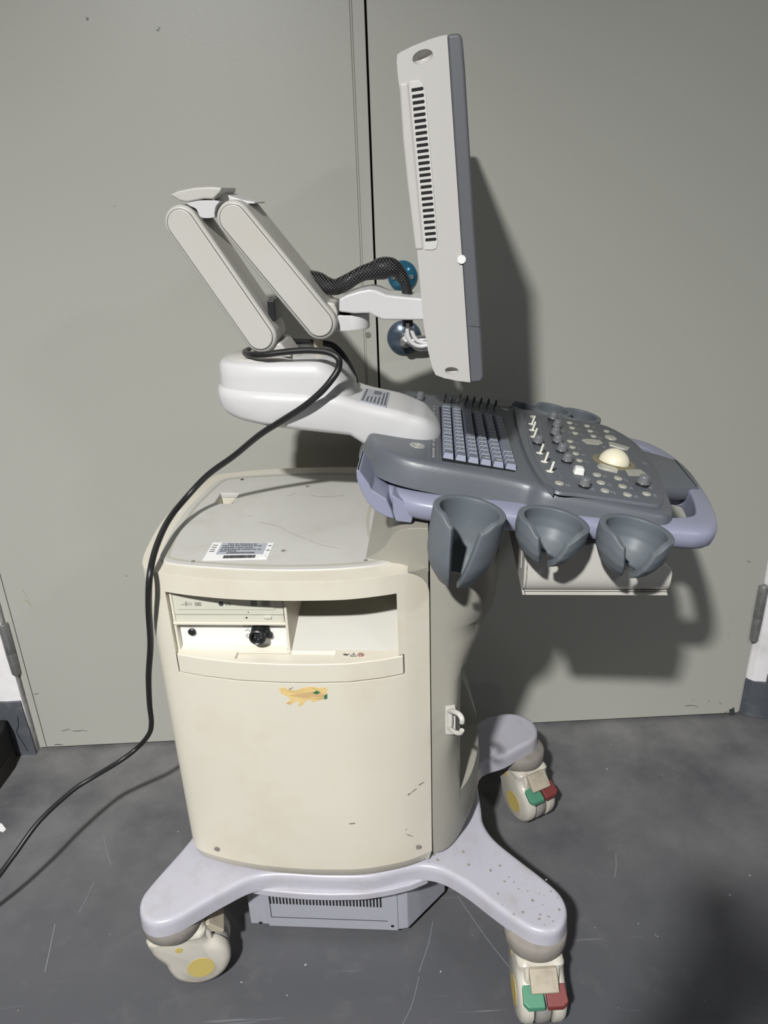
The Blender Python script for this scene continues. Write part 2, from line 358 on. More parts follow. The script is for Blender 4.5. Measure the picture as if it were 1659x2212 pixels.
# the photographer, standing behind the camera: the shadow on the floor at the right is theirs
def skin(name, verts, edges, radii, m, parent=None, sub=2):
    me = bpy.data.meshes.new(name); me.from_pydata(verts, edges, []); o = link(name, me, parent); o.modifiers.new('s', 'SKIN')
    for i, r in enumerate(radii): me.skin_vertices[0].data[i].radius = (r, r) if not isinstance(r, tuple) else r
    me.skin_vertices[0].data[0].use_root = True
    ss = o.modifiers.new('u', 'SUBSURF'); ss.levels = sub; ss.render_levels = sub
    bpy.context.view_layer.update(); me2 = bpy.data.meshes.new_from_object(o.evaluated_get(bpy.context.evaluated_depsgraph_get()))
    for x in list(o.modifiers): o.modifiers.remove(x)
    o.data = me2
    for p in me2.polygons: p.use_smooth = True
    for x in m: me2.materials.append(x)
    return o
pv = [(0, -.36, .96), (0, -.34, 1.12), (0, -.30, 1.32), (0, -.28, 1.45), (-.01, -.27, 1.53), (-.01, -.245, 1.63), (-.01, -.25, 1.70)]; pe = [(0, 1), (1, 2), (2, 3), (3, 4), (4, 5), (5, 6)]; pr0 = [.14, .135, .15, .07, .06, .085, .07]
for sx in (-1, 1):
    k = len(pv)
    pv += [(sx*.17, -.29, 1.40), (sx*.24, -.24, 1.16), (sx*.115, -.13, 1.26), (sx*.078, -.08, 1.30)]; pe += [(2, k), (k, k+1), (k+1, k+2), (k+2, k+3)]; pr0 += [.065, .048, .032, .026]
    for q in range(4):
        j = len(pv); z_ = 1.285+.019*q; pv += [(sx*.062, -.06, z_), (sx*.054, -.034, z_+.004), (sx*.036, -.026, z_+.004)]; pe += [(k+3, j), (j, j+1), (j+1, j+2)]; pr0 += [.0095, .0085, .0075]
    j = len(pv); pv += [(sx*.050, -.080, 1.34), (sx*.030, -.060, 1.365)]; pe += [(k+3, j), (j, j+1)]; pr0 += [.011, .009]
    j = len(pv); pv += [(sx*.10, -.36, .88), (sx*.115, -.33, .50), (sx*.12, -.39, .09), (sx*.13, -.26, .045)]; pe += [(0, j), (j, j+1), (j+1, j+2), (j+2, j+3)]; pr0 += [.10, .065, .045, .04]
pers = skin('person', pv, pe, pr0, [mat('dark_shirt', (52, 56, 66), .8), mat('dark_trousers', (40, 42, 48), .8), mat('skin', (196, 152, 126), .5), mat('dark_hair', (24, 20, 18), .6), mat('black_shoes', (20, 20, 20), .5)])
for p in pers.data.polygons:
    c = p.center; p.material_index = 0 if c.z > .96 else (1 if c.z > .1 else 4)
    if c.z > 1.49 or (c.y > -.2 and c.z > 1.1): p.material_index = 2
    if c.z > 1.66 or (c.z > 1.56 and c.y < -.29): p.material_index = 3
tag(pers, 'standing person in dark clothes holding up a phone behind the camera', 'person')
tag(MB().prism(rrect(-.033, .031, 1.262, 1.415, .01), lambda p, t: (p[0], t+(p[1]-1.37)*.42, p[1]), -.023, -.015).build('phone', blackm, bevel=.002), 'black phone held upright by the standing person', 'phone')
# things at the left edge ------------------------------------------
p1, p2, p3 = atZ(40, 1632, 0), atZ(33, 1660, 0), atZ(-6, 1714, 0)
b = MB(); fp = [(-1.5, 1.585), (p1[0], 1.585), (p2[0], p2[1]), (p3[0], p3[1]), (-1.5, p3[1]-.12)]
b.prism(fp, XY, 0, .045, 1); b.prism(fp, XY, .045, .128, 0)
tag(b.build('box', [dark, mat('dark_brown_board', (40, 33, 28), .8)], bevel=.004), 'low black box against the white wall at the left edge', 'box')
q = [atZ(*p, .002) for p in [(-12, 1776), (4, 1779), (13, 1791), (7, 1797), (0, 1795), (-12, 1806)]]
tag(MB().prism([(p[0], p[1]) for p in q], XY, .0005, .0022).build('paper_scrap', paperw), 'small white scrap of paper on the floor at the left edge', 'scrap')
# ================================================================ the ultrasound machine
um = empty('ultrasound_machine', MO, YAW)
tag(um, 'cream and grey wheeled ultrasound machine with keyboard console and side-on monitor', 'ultrasound machine')
# ---- base plate
T = lambda pts, z=.2: [lZ(*p, z)[:2] for p in pts]
near = T([(330, 1903), (306, 1935), (300, 1962), (308, 1984), (335, 1995), (378, 1985), (430, 1956), (480, 1928), (540, 1899), (600, 1890), (700, 1895), (800, 1894), (870, 1878), (915, 1872),
          (960, 1882), (1010, 1911), (1060, 1949), (1110, 1985), (1150, 2008), (1188, 2014), (1214, 2002), (1226, 1968), (1212, 1930), (1172, 1893), (1120, 1853), (1070, 1812), (1046, 1778), (1040, 1745)])
far = T([(1034, 1660), (1090, 1633), (1130, 1611), (1155, 1596), (1161, 1574), (1145, 1552), (1105, 1539), (1050, 1547), (1000, 1570)])
fl = [(x, .335-(y+.335)*.92) for x, y in near[:10]]; fl = [(x, min(y, .36)) for x, y in fl][::-1]
outl = cr(list(near)+list(far)+[(0.1, .26), (-.02, .255)]+fl[1:]+[(-.36, .14), (-.345, 0), (-.36, -.14)], 5)
o2 = offset(outl, -.004)
b = MB(); rings = [(offset(outl, -.012), .1995), (offset(outl, -.0075), .2), (offset(outl, -.0035), .1985), (offset(outl, -.001), .195), (offset(outl, 0), .188), (offset(outl, .001), .166), (offset(outl, -.004), .163)]
n = len(outl); v = [(p[0], p[1], z) for rg, z in rings for p in rg]
f = [(j*n+i, j*n+(i+1) % n, (j+1)*n+(i+1) % n, (j+1)*n+i) for j in range(len(rings)-1) for i in range(n)]+[tuple(range(n)), tuple(range((len(rings)-1)*n, len(rings)*n))]
b.add(v, f); base = b.build('base', basem, um, sharp=50)
# paint chips on the front arm
b = MB(); rr = random.Random(11)
for px, py in [(1012, 1868), (1080, 1870), (1090, 1904), (1110, 1905), (1075, 1930), (1120, 1920), (1140, 1925), (1165, 1930), (1175, 1935), (1150, 1945), (1172, 1955), (1100, 1895), (1185, 1980), (1208, 1965), (1165, 1985), (1167, 1975), (1110, 1975), (1130, 1970), (1085, 1955), (1190, 1925), (1205, 1940), (1060, 1880), (938, 1845), (925, 1862), (945, 1858), (1000, 1840), (1180, 1900), (1195, 1990), (1176, 1998)]:
    c = lZ(px, py, .2); k = rr.randint(5, 7); r = rr.uniform(.0012, .0036)
    b.prism([(c[0]+r*rr.uniform(.4, 1.3)*math.cos(6.28*i/k), c[1]+r*rr.uniform(.4, 1.3)*math.sin(6.28*i/k)) for i in range(k)], XY, .1995, .2003)
tag(b.build('paint_chips', mat('chipped_paint', (138, 132, 124), .7, .1, 200), base), None, kind='stuff')
# ---- body covers
yc = [(-.375, -.0), (-.372, -.06), (-.362, -.14), (-.350, -.19), (-.333, -.213), (-.30, -.226), (-.26, -.236), (-.2, -.246), (-.13, -.2505), (-.08, -.2505), (-.02, -.247), (.03, -.236), (.07, -.2225), (.107, -.2025)]
yfar = [(x, -y) for x, y in yc][::-1]
_h = cr(yc, 3, False); plan = list(_h)+[np.array((p[0], -p[1])) for p in _h[1:]][::-1]
def yn(x):
    xs = [p[0] for p in yc[1:]]; ys = [p[1] for p in yc[1:]]; return float(np.interp(x, xs, ys))
side = MB().prism(plan, XY, .2275, .82).build('side_cover', cream, um)
arc = [(.2, .9), (.060, .9)]+[(.060-.0+.0*i, .82) for i in (0,)]+[(.060+.047*math.sin(math.radians(a)), .773+.047*math.cos(math.radians(a))) for a in range(10, 91, 10)]+[(.2, .773)]
cut(side, tmp(MB().prism([(-.306, .787), (-.306, .635), (.0665, .635), (.0665, .6745), (.0575, .6745), (.0575, .787)], XZ, -.4, -.07)),
    tmp(MB().prism(arc, XZ, -.5, .5)))
finish(side)
n = len(plan); rg = [(offset(plan, -.006), .2275), (plan, .2272), (offset(plan, -.0008), .2255), (offset(plan, -.0055), .207), (offset(plan, -.007), .2055)]
MB().add([(p[0], p[1], z) for q_, z in rg for p in q_], [(j*n+i, j*n+(i+1) % n, (j+1)*n+(i+1) % n, (j+1)*n+i) for j in range(4) for i in range(n)]+[tuple(range(n)), tuple(range(4*n, 5*n))]).build('lower_trim', cream, um, sharp=50)
# lower trim line on the cover, screws
for px, py, zz in ((468, 1839, 0), (902, 1834, 0)):
    c = lY(px, py, -.235 if px < 600 else -.222); yy = yn(c[0])
    MB().lathe([(0, 0), (.006, 0), (.005, .0012), (0, .0008)], 14, lambda p: (c[0]+p[0]*1.1, yy-.0008-p[2], c[2]+p[1])).build('screw', collarm, side)
# ---- front column, lofted
prof = [(.208, .186, .190, 2.0), (.24, .199, .195, 2.0), (.30, .203, .197, 2.0), (.36, .198, .198, 2.1), (.42, .180, .199, 2.4), (.455, .166, .1995, 3.5), (.50, .160, .20, 6), (.56, .160, .20, 7), (.60, .166, .20, 5), (.64, .186, .20, 3.6), (.68, .209, .20, 3.0),
        (.705, .212, .20, 3.0), (.712, .222, .20, 3.2), (.76, .226, .20, 3.4), (.82, .226, .20, 3.4), (.872, .224, .19, 3.2), (.885, .215, .18, 3.2)]
v = []; nn = 40
xs0 = .1085
for z, xf, hw, e in prof:
    for i in range(nn+1):
        a = -math.pi/2+math.pi*i/nn; c_, s_ = math.cos(a), math.sin(a)
        v.append((xs0+(xf-xs0)*abs(c_)**(2/e), hw*math.copysign(abs(s_)**(2/e), s_), z))
k = nn+1; f = [(j*k+i, j*k+i+1, (j+1)*k+i+1, (j+1)*k+i) for j in range(len(prof)-1) for i in range(nn)]+[((j+1)*k, (j+1)*k+nn, j*k+nn, j*k) for j in range(len(prof)-1)]
f += [tuple(range(k)), tuple((len(prof)-1)*k+i for i in range(k))]
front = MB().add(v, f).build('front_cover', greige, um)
foot = [(.159, .34), (.26, .34), (.26, .62), (.159, .62)]
cut(front, tmp(MB().prism(foot, XZ, -.25, .02)))
finish(front, sharp=45)
# corner piece and the ramp up to the column
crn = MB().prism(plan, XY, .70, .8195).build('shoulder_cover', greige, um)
arc2 = [(.105, .9), (.063, .9), (.063, .8215)]+[(.0625+.0475*math.sin(math.radians(a)), .7745+.0475*math.cos(math.radians(a))) for a in range(10, 91, 10)]+[(.1055, .7745), (.1055, .9)]
cut(crn, tmp(MB().prism([(.063, .9), (.063, .8215)]+[(.0625+.0432*math.sin(math.radians(a)), .7745+.047*math.cos(math.radians(a))) for a in range(10, 91, 10)]+[(.1065, .9)], XZ, -.5, .5)), op='INTERSECT')
finish(crn, bevel=.0015, seg=2)
b = MB(); rp_ = cr([(-.012, .812), (.005, .821), (.022, .832), (.040, .850), (.052, .870), (.066, .882), (.084, .886)], 4, False)
hw = lambda x: .170+.034*min(1, max(0, (x+.012)/.08))
poly = [tuple(p) for p in rp_]+[(.1065, .886), (.1065, .812)]
n = len(poly); v = [(p[0], -hw(p[0]), p[1]) for p in poly]+[(p[0], hw(p[0]), p[1]) for p in poly]
b.add(v, [tuple(range(n)), tuple(range(2*n-1, n-1, -1))]+[(i, (i+1) % n, n+(i+1) % n, n+i) for i in range(n)])
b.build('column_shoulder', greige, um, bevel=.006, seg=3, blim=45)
# ---- top panel
tp = [(-.345, 0.02), (-.341, -.08), (-.330, -.165), (-.315, -.188), (-.277, -.201), (-.2, -.212), (-.126, -.217), (-.05, -.2145), (.0, -.207), (.035, -.197), (.052, -.182), (.047, -.165), (.028, -.13), (.014, -.06), (.010, 0)]
tpl = cr(tp+[(x, -y) for x, y in tp[1:-1]][::-1], 3)
panel = MB().prism(tpl, XY, .812, .8222).build('top_panel', toppanel, um)
hs = [lZ(*p, .822) for p in [(461, 1087), (476, 1064), (518, 1065), (502, 1089)]]
wellp = [(p[0], p[1]) for p in hs]
def cutter_well(z0): 
    c_ = np.mean(wellp, axis=0)+np.array([0, 0]); return MB().prism(wellp, lambda p, t: tuple((np.array(p)-c_)*(1 if t > .81 else .8)+c_)+(t,), z0, .84)
cut(panel, tmp(cutter_well(.79)))
finish(panel, bevel=.0025, seg=2)
cut(side, tmp(cutter_well(.765))); finish(side, bevel=.006, seg=3)
groove = MB(); g0, g1 = offset(tpl, -.011), offset(tpl, -.016); n = len(tpl)
groove.add([(p[0], p[1], .8226) for p in g0]+[(p[0], p[1], .8226) for p in g1], [(i, (i+1) % n, n+(i+1) % n, n+i) for i in range(n)])
groove.build('rim_line', mat('worn_panel_edge', (176, 174, 160), .5, .05), panel)
for px, py in ((523, 1036), (664, 1051), (612, 1190), (417, 1213), (790, 1211)):
    c = lZ(px, py, .8225); b = MB()
    b.lathe([(0, .0001), (.0058, .0001), (.0062, .0005), (.0048, .0007), (.0042, .0003), (0, .0003)], 18, lambda p: (c[0]+p[0], c[1]+p[1], .8222+p[2]), 0)
    b.lathe([(0, .0006), (.0036, .0006), (0, .0007)], 12, lambda p: (c[0]+p[0], c[1]+p[1]+.001, .8222+p[2]), 1)
    b.build('screw_recess', [toppanel, dark if py < 1040 else collarm], panel)
# label on the top
def flat_label(name, quad, z, parent, m):   # quad: four (x, y) corners: near-left, near-right, far-right, far-left
    Q = [np.array(p[:2]) for p in quad]
    fn = lambda a, c_, dz=0: tuple((Q[0]*(1-a)+Q[1]*a)*(1-c_)+(Q[3]*(1-a)+Q[2]*a)*c_)+(z+dz,)
    o = MB().prism([fn(0, 0)[:2], fn(1, 0)[:2], fn(1, 1)[:2], fn(0, 1)[:2]], XY, z-.0002, z+.0004).build(name, m, parent); return o, fn
lab, fn = flat_label('asset_label', [lZ(*p, .8226) for p in [(437, 1211), (577, 1208), (592, 1173), (460, 1172)]], .8226, panel, paperw)
sil, _ = flat_label('silver_label', [fn(.16, .30), fn(.90, .28), fn(.90, .97), fn(.16, .97)], .8231, lab, foil)
b = MB(); rr = random.Random(4)
def bar(a0, a1, c0, c1, dz=.0011): b.add([fn(a0, c0, dz), fn(a1, c0, dz), fn(a1, c1, dz), fn(a0, c1, dz)], [(0, 1, 2, 3)])
for row, (a0, a1, c0) in enumerate([(.27, .76, .86), (.20, .82, .76), (.20, .70, .65), (.20, .84, .545), (.20, .46, .45)]):
    a = a0
    while a < a1:
        w_ = rr.uniform(.012, .034); bar(a, a+w_, c0, c0+.055)
        a += w_+rr.choice([.006, .008, .02])
for r0, (a0, a1, c0, c1) in enumerate([(.32, .76, .33, .42), (.30, .80, .07, .24)]):
    a = a0
    while a < a1: w_ = rr.uniform(.003, .011); bar(a, a+w_, c0, c1); a += w_+rr.uniform(.003, .006)
for c0 in (.8, .68, .55, .45): bar(.03, .11, c0, c0+.03); 
for c0 in (.78, .5): bar(.93, .98, c0, c0+.04)
b.build('printed_lines', printd, lab)
MB().prism([fn(.88, .02, 0)[:2], fn(.985, .03, 0)[:2], fn(.93, .24, 0)[:2]], XY, .8234, .8250).build('curled_corner', paperw, lab)
scrt = mat('scratch', (150, 146, 132), .7, 0)
for sc in ([(560, 1128), (600, 1136), (625, 1150), (660, 1163)], [(668, 1167), (700, 1178), (735, 1184)], [(535, 1115), (545, 1112)], [(618, 1072), (640, 1064)], [(672, 1070), (700, 1073), (745, 1070)]):
    b = MB(); q = [lZ(*p, .8228) for p in cr(sc, 4, False)]; n = len(q); b.add([(p[0], p[1]+.0004, .8227) for p in q]+[(p[0], p[1]-.0004, .8227) for p in q], [(i, i+1, n+i+1, n+i) for i in range(n-1)])
    b.build('scratch', scrt, panel)
# white patch on the rim
q = [lZ(*p, .8202) for p in [(371, 1115), (396, 1098), (389, 1107), (362, 1124)]]
MB().prism([(p[0], p[1]) for p in q], XY, .8195, .8204).build('white_tape', paperw, side)
# ---- recess contents
bay = MB()
bay.box(-.3055, -.301, -.2145, -.10, .668, .787); bay.box(-.3055, -.119, -.2165, -.10, .668, .6715); bay.box(-.3055, -.122, -.2165, -.10, .7215, .7255)
bay.prism([(-.1225, -.2165), (-.118, -.2165), (-.094, -.10), (-.10, -.10)], XY, .668, .787)
bay.prism([(-.304, .671), (-.124, .671), (-.124, .677), (-.304, .677)], lambda p, t: (p[0], (t if p[1] < .674 else max(t, -.202)), p[1]), -.2155, -.15)
bay.build('bay_frame', cream, um, bevel=.0008, seg=2)
b = MB(); b.prism([(-.212, .6705), (-.105, .786), (-.095, .786), (-.095, .668), (-.212, .668)], lambda p, t: (t, p[0], p[1]), -.118, .0575)
b.build('shelf_recess', greige, um, bevel=.001)
# drive
yd = -.2125
def XZd(p, t): return (p[0], t, p[1])
drive = MB().prism([(-.3075, .7135), (-.127, .7135), (-.127, .767), (-.3075, .767)], XZ, yd, -.12).build('disc_drive', drivem, um, bevel=.0015)
MB().prism(rrect(-.300, -.140, .7365, .7635, .002), XZ, yd-.0012, yd+.002).build('tray_front', drivem, drive, bevel=.0008, seg=2)
MB().box(-.307, -.1275, yd-.0004, yd+.001, .7268, .7272).build('seam', printd, drive)
MB().prism(rrect(-.160, -.147, .7205, .7255, .0018), XZ, yd-.0025, yd).build('eject_button', drivem, drive, bevel=.0006)
b = MB(); b.prism(ell(-.188, .7215, .0016, .0016, 12), XZ, yd-.0004, yd); b.prism(ell(-.184, .7315, .0009, .0009, 10), XZ, yd-.0004, yd); b.build('eject_pinhole', dark, drive)
YP = yd-.0014
MB().prism(ell(-.226, .7475, .0040, .0040, 24), XZ, YP-.0002, YP+.001).build('logo_disc', printd, drive)
text('LG', .0078, lambda x, y: (-.2145+x, YP-.0003, .7475+y), 'logo_letters', printd, drive)
b = MB(); P_ = lambda x0, x1, z0, z1: b.add([(x0, YP-.0002, z0), (x1, YP-.0002, z0), (x1, YP-.0002, z1), (x0, YP-.0002, z1)], [(0, 1, 2, 3)])
P_(-.290, -.284, .7466, .7472); P_(-.292, -.284, .7449, .7455); P_(-.2835, -.2815, .7435, .7515); P_(-.2805, -.273, .7482, .7490); P_(-.2805, -.273, .7455, .7463)
P_(-.2685, -.2585, .7440, .7450); P_(-.2685, -.2585, .7492, .7502); P_(-.2685, -.2675, .7440, .7502); P_(-.2595, -.2585, .7440, .7502); P_(-.2662, -.2605, .7458, .7484)
for i in range(3): P_(-.178, -.168, .7440+.0034*i, .7455+.0034*i)
for i in range(5): P_(-.1775+.002*i, -.1765+.002*i, .7440, .7530)
P_(-.1605, -.1475, .7440, .7448); P_(-.1605, -.1475, .7520, .7528); P_(-.1605, -.1597, .7440, .7528); P_(-.1483, -.1475, .7440, .7528); 
for i in range(4): P_(-.1588, -.1492, .7456+.0017*i, .7463+.0017*i)
tag(b.build('printed_marks', mat('grey_print', (120, 120, 112), .6, 0), drive), None, kind='stuff')
drive.location = (.003, 0, .012)
# ECG panel
ye = -.203
ecg = MB().box(-.306, -.1275, ye, ye+.03, .662, .7135).build('socket_panel', mat('white_socket_panel', (226, 226, 222), .45, .01), um)
b = MB(); b.lathe([(0, .0), (.0062, .0), (.0066, .003), (.005, .0045), (.0042, .003), (.002, .003), (.0015, .0045), (0, .0045)], 24, lambda p: (-.285+p[0], ye-p[2], .6925+p[1])); b.build('black_jack_socket', blackm, ecg, sharp=50)
cx_, cz_ = -.1725, .6945
b = MB(); b.lathe([(0, 0), (.0155, 0), (.0155, .004), (.013, .005), (.0125, .012), (0, .012)], 28, lambda p: (cx_+.002+p[0], ye-p[2], cz_+p[1]+.001))
b.lathe([(.0, .010), (.0136, .010), (.0136, .020), (.0115, .0215), (.0098, .020), (.0098, .014), (0, .014)], 32, lambda p: (cx_+p[0], ye-p[2], cz_-.001+p[1]))
b.prism(ell(cx_+.0165, cz_-.006, .005, .005, 14), XZ, ye-.006, ye)
sock = b.build('round_socket', blackm, ecg, sharp=45)
b = MB()
for i in range(6):
    a = i*math.pi/3+.5; b.prism(ell(cx_+.0055*math.cos(a), cz_-.001+.0055*math.sin(a), .0013, .0013, 10), XZ, ye-.0146, ye-.013)
b.build('pins', mat('socket_pin', (96, 97, 100), .4, 0), sock)
for dx in (-.0165, .0165): MB().lathe([(0, 0), (.0042, 0), (.0042, .004), (0, .005)], 16, lambda p: (cx_+.002+dx+p[0], ye-p[2], cz_+.0165+p[1])).build('socket_screw', blackm, ecg)
text('ECG', .0062, lambda x, y: (-.193+x, ye-.0005, .7040+y), 'lettering', printb, ecg)
b = MB()
def seg(pts, r=.0004): b.tube([(x, ye-.0003, z) for x, z in pts], r, 4)
seg([(-.197, .6950), (-.1935, .6950), (-.192, .6990), (-.190, .6935), (-.1885, .6952), (-.184, .6952)])
seg([(-.1945, .6880), (-.1945, .6810), (-.1845, .6810), (-.1845, .6880), (-.1945, .6880)]); seg([(-.196, .686), (-.196, .683)]); seg([(-.183, .686), (-.183, .683)])
seg([(-.1895, .6868), (-.1895, .6835), (-.191, .6818)], .0007); seg([(-.1895, .6835), (-.188, .6818)], .0006); seg([(-.1915, .6852), (-.1875, .6852)], .0005)
b.build('printed_symbols', printb, ecg)
ecg.location = (.004, 0, .0085)
# drawer front under the recess
xs = np.linspace(-.3045, .0650, 40); b = MB()
b.prism([(x, yn(x)-.0008) for x in xs]+[(.0650, -.17), (-.3045, -.17)], XY, .637, .672)
drw = b.build('tray_front', cream, um)
gr = [(x, min(yn(x)+.010, -.2335)) for x in np.linspace(-.205, -.045, 12)]
cut(drw, tmp(MB().prism(gr+[(-.045, -.214), (-.205, -.214)], XY, .667, .69)))
finish(drw, bevel=.0018, seg=3)
b = MB(); sx0 = -.033; sy = -.2175
MB().box(sx0, sx0+.038, sy-.012, sy, .6718, .6723).build('warning_sticker', mat('clear_sticker', (212, 206, 190), .4, .02), drw)
def st(pts, r=.0004): b.tube([(sx0+x, sy+y, .6725) for x, y in pts], r, 4)
st([(.0135, -.011), (.0235, -.011), (.0185, -.0015), (.0135, -.011)], .0006); st([(.0185, -.0045), (.0185, -.0078)], .0007); st([(.0185, -.0094), (.0185, -.0100)], .0007)
st([(.001, -.005), (.006, -.0062), (.012, -.0050)], .0007); st([(.003, -.0095), (.006, -.0062), (.009, -.0100)], .0006); st([(.004, -.003), (.008, -.0075)], .0005)
b.build('warning_print', printb, drw)
b = MB(); st([(.0255+.0045+.0050*math.cos(a), -.0062+.0048*math.sin(a)) for a in np.linspace(0, 2*math.pi, 20)], .0006); st([(.0265, -.0025), (.0335, -.0098)], .0006)
b.build('prohibition_print', mat('red_print', (140, 60, 54), .6, 0), drw)
b = MB(); st([(.0275, -.0085), (.029, -.0045), (.0325, -.0050), (.0322, -.0085)], .0006); b.build('symbol_print', printb, drw)
# torn tape
def onside(px, py, dz=0):
    y = -.245
    for _ in range(4): p = lY(px, py, y); y = yn(p[0])
    return (p[0], yn(p[0])-.0006-dz, p[2])
def patch(name, poly, m, parent, dz=0):
    b = MB(); P = [onside(x, y, dz) for x, y in poly]; n = len(P)
    b.add(P+[(p[0], p[1]+.0008+dz, p[2]) for p in P], [tuple(range(n)), tuple(range(2*n-1, n-1, -1))]+[(i, (i+1) % n, n+(i+1) % n, n+i) for i in range(n)]); return b.build(name, m, parent)
tape = patch('torn_tape', [(602, 1488), (612, 1484), (624, 1490), (640, 1491), (655, 1485), (672, 1483), (690, 1486), (706, 1484), (707, 1508), (690, 1512), (674, 1516), (668, 1510), (660, 1514), (652, 1524), (643, 1526), (648, 1516), (640, 1515), (626, 1522), (617, 1519), (628, 1512), (620, 1504), (608, 1498)], tapem, side)
patch('tape_strip', [(624, 1502), (650, 1497), (680, 1492), (704, 1500), (706, 1508), (690, 1510), (650, 1506)], mat('brown_tape', (196, 166, 118), .6, .1, 60), tape, .0003)
patch('green_print', [(676, 1496), (684, 1491), (692, 1495), (684, 1499)], tapeg, tape, .0007)
patch('green_print', [(700, 1502), (707, 1498), (707, 1508), (701, 1510)], tapeg, tape, .0007)
scr = mat('dark_scratch', (120, 104, 80), .7, 0)
for pl in ([(866, 1797), (876, 1800), (892, 1806), (892, 1807), (874, 1802)], [(867, 1797), (880, 1789), (880, 1790), (868, 1799)], [(745, 1779), (766, 1777), (768, 1779), (748, 1781)], [(905, 1694), (916, 1688), (917, 1689), (905, 1697)], [(880, 1716), (900, 1702), (900, 1704), (882, 1718)], [(748, 1447), (755, 1442), (756, 1443), (750, 1449)], [(624, 1488), (634, 1484), (634, 1485), (625, 1490)]):
    patch('scratch', pl, scr, side)
# ---- hook on the front cover
hk = MB(); c0 = lY(980, 1552, -.2)
def P_l(px, py, y): return lY(px, py, y)
hp = [lY(*p, -.2) for p in [(962, 1525), (980, 1518), (980, 1582), (962, 1585)]]
hx0, hx1 = hp[0][0], hp[1][0]; hz1, hz0 = hp[0][2], hp[3][2]
hk.prism(rrect(hx0, hx0+.017, hz0, hz1, .003), XZ, -.2015, -.190)
def hkp(px, py, y=-.215): return tuple(lY(px, py, y))
hk.tube(cr([hkp(970, 1536, -.2), hkp(980, 1537, -.222), hkp(992, 1543, -.238), (hkp(998, 1553, -.246)), hkp(998, 1561, -.246)], 5, False), [.0044]*16+[.0042]*5, 12)
hk.tube(cr([hkp(970, 1570, -.2), hkp(976, 1577, -.222), hkp(986, 1583, -.238), hkp(995, 1583, -.246), hkp(998, 1577, -.248)], 5, False), .0040, 12)
hk.tube(cr([hkp(972, 1538, -.204), hkp(973, 1555, -.205), hkp(972, 1572, -.204)], 4, False), .0046, 12)
hk.build('cable_hook', offwhite, um, sharp=60, bevel=.0008)
# ---- battery box
b = MB(); yb = -.212; zz0, zz1 = .025, .17
bx = lambda px: lY(px, 1960, yb)[0]
b.prism([(bx(536), yb+.002), (bx(858), yb), (bx(880), yb+.004), (bx(962), yb+.09), (bx(962), .21), (bx(536), .21)], XY, zz0, zz1)
bat = b.build('power_box', greym, um, bevel=.002)
b = MB(); xl, xr = lY(572, 1920, yb)[0], lY(858, 1940, yb)[0]
b.prism([(xl, yb-.0025), (xr, yb-.0025), (xr, yb+.001), (xl, yb+.001)], XY, zz0+.001, .15)
pl = b.build('vent_plate', greym, bat, bevel=.001)
b = MB(); x0, x1 = lY(584, 1940, yb)[0], lY(822, 1940, yb)[0]; nS = 34
zt, zb1 = lY(700, 1915, yb)[2]+.012, lY(700, 1953, yb)[2]
for i in range(nS):
    x = x0+(x1-x0)*i/(nS-1); b.prism(rrect(x-.0016, x+.0016, zb1, zt, .0012, 2), XZ, yb-.0032, yb-.0018)
b.build('vent_slots', dark, pl)
b = MB(); zl = lY(600, 1978, yb)[2]
b.box(xl+.006, x1+.012, yb-.0032, yb-.002, zl-.0012, zl); b.box(xl+.006, xl+.0075, yb-.0032, yb-.002, zl, .15)
b.build('panel_seam', printd, pl)
for px, py in ((563, 1991), (848, 1998)):
    c = lY(px, py, yb); MB().lathe([(0, 0), (.0035, 0), (0, .0004)], 12, lambda p: (c[0]+p[0], yb-.0026-p[2], c[2]+p[1])).build('screw_hole', dark, pl)
MB().box(lY(962, 1950, -.15)[0], lY(990, 1950, -.15)[0], -.16, -.06, .085, .17).build('bracket', greym, um, bevel=.002)
# bumper skirt under the base edge
sk = [(x, yn(x)-.004) for x in np.linspace(-.27, .10, 24)]
MB().prism(sk+[(.10, -.1), (-.27, -.1)], XY, .150, .168).build('base_skirt', basem, um, bevel=.004)
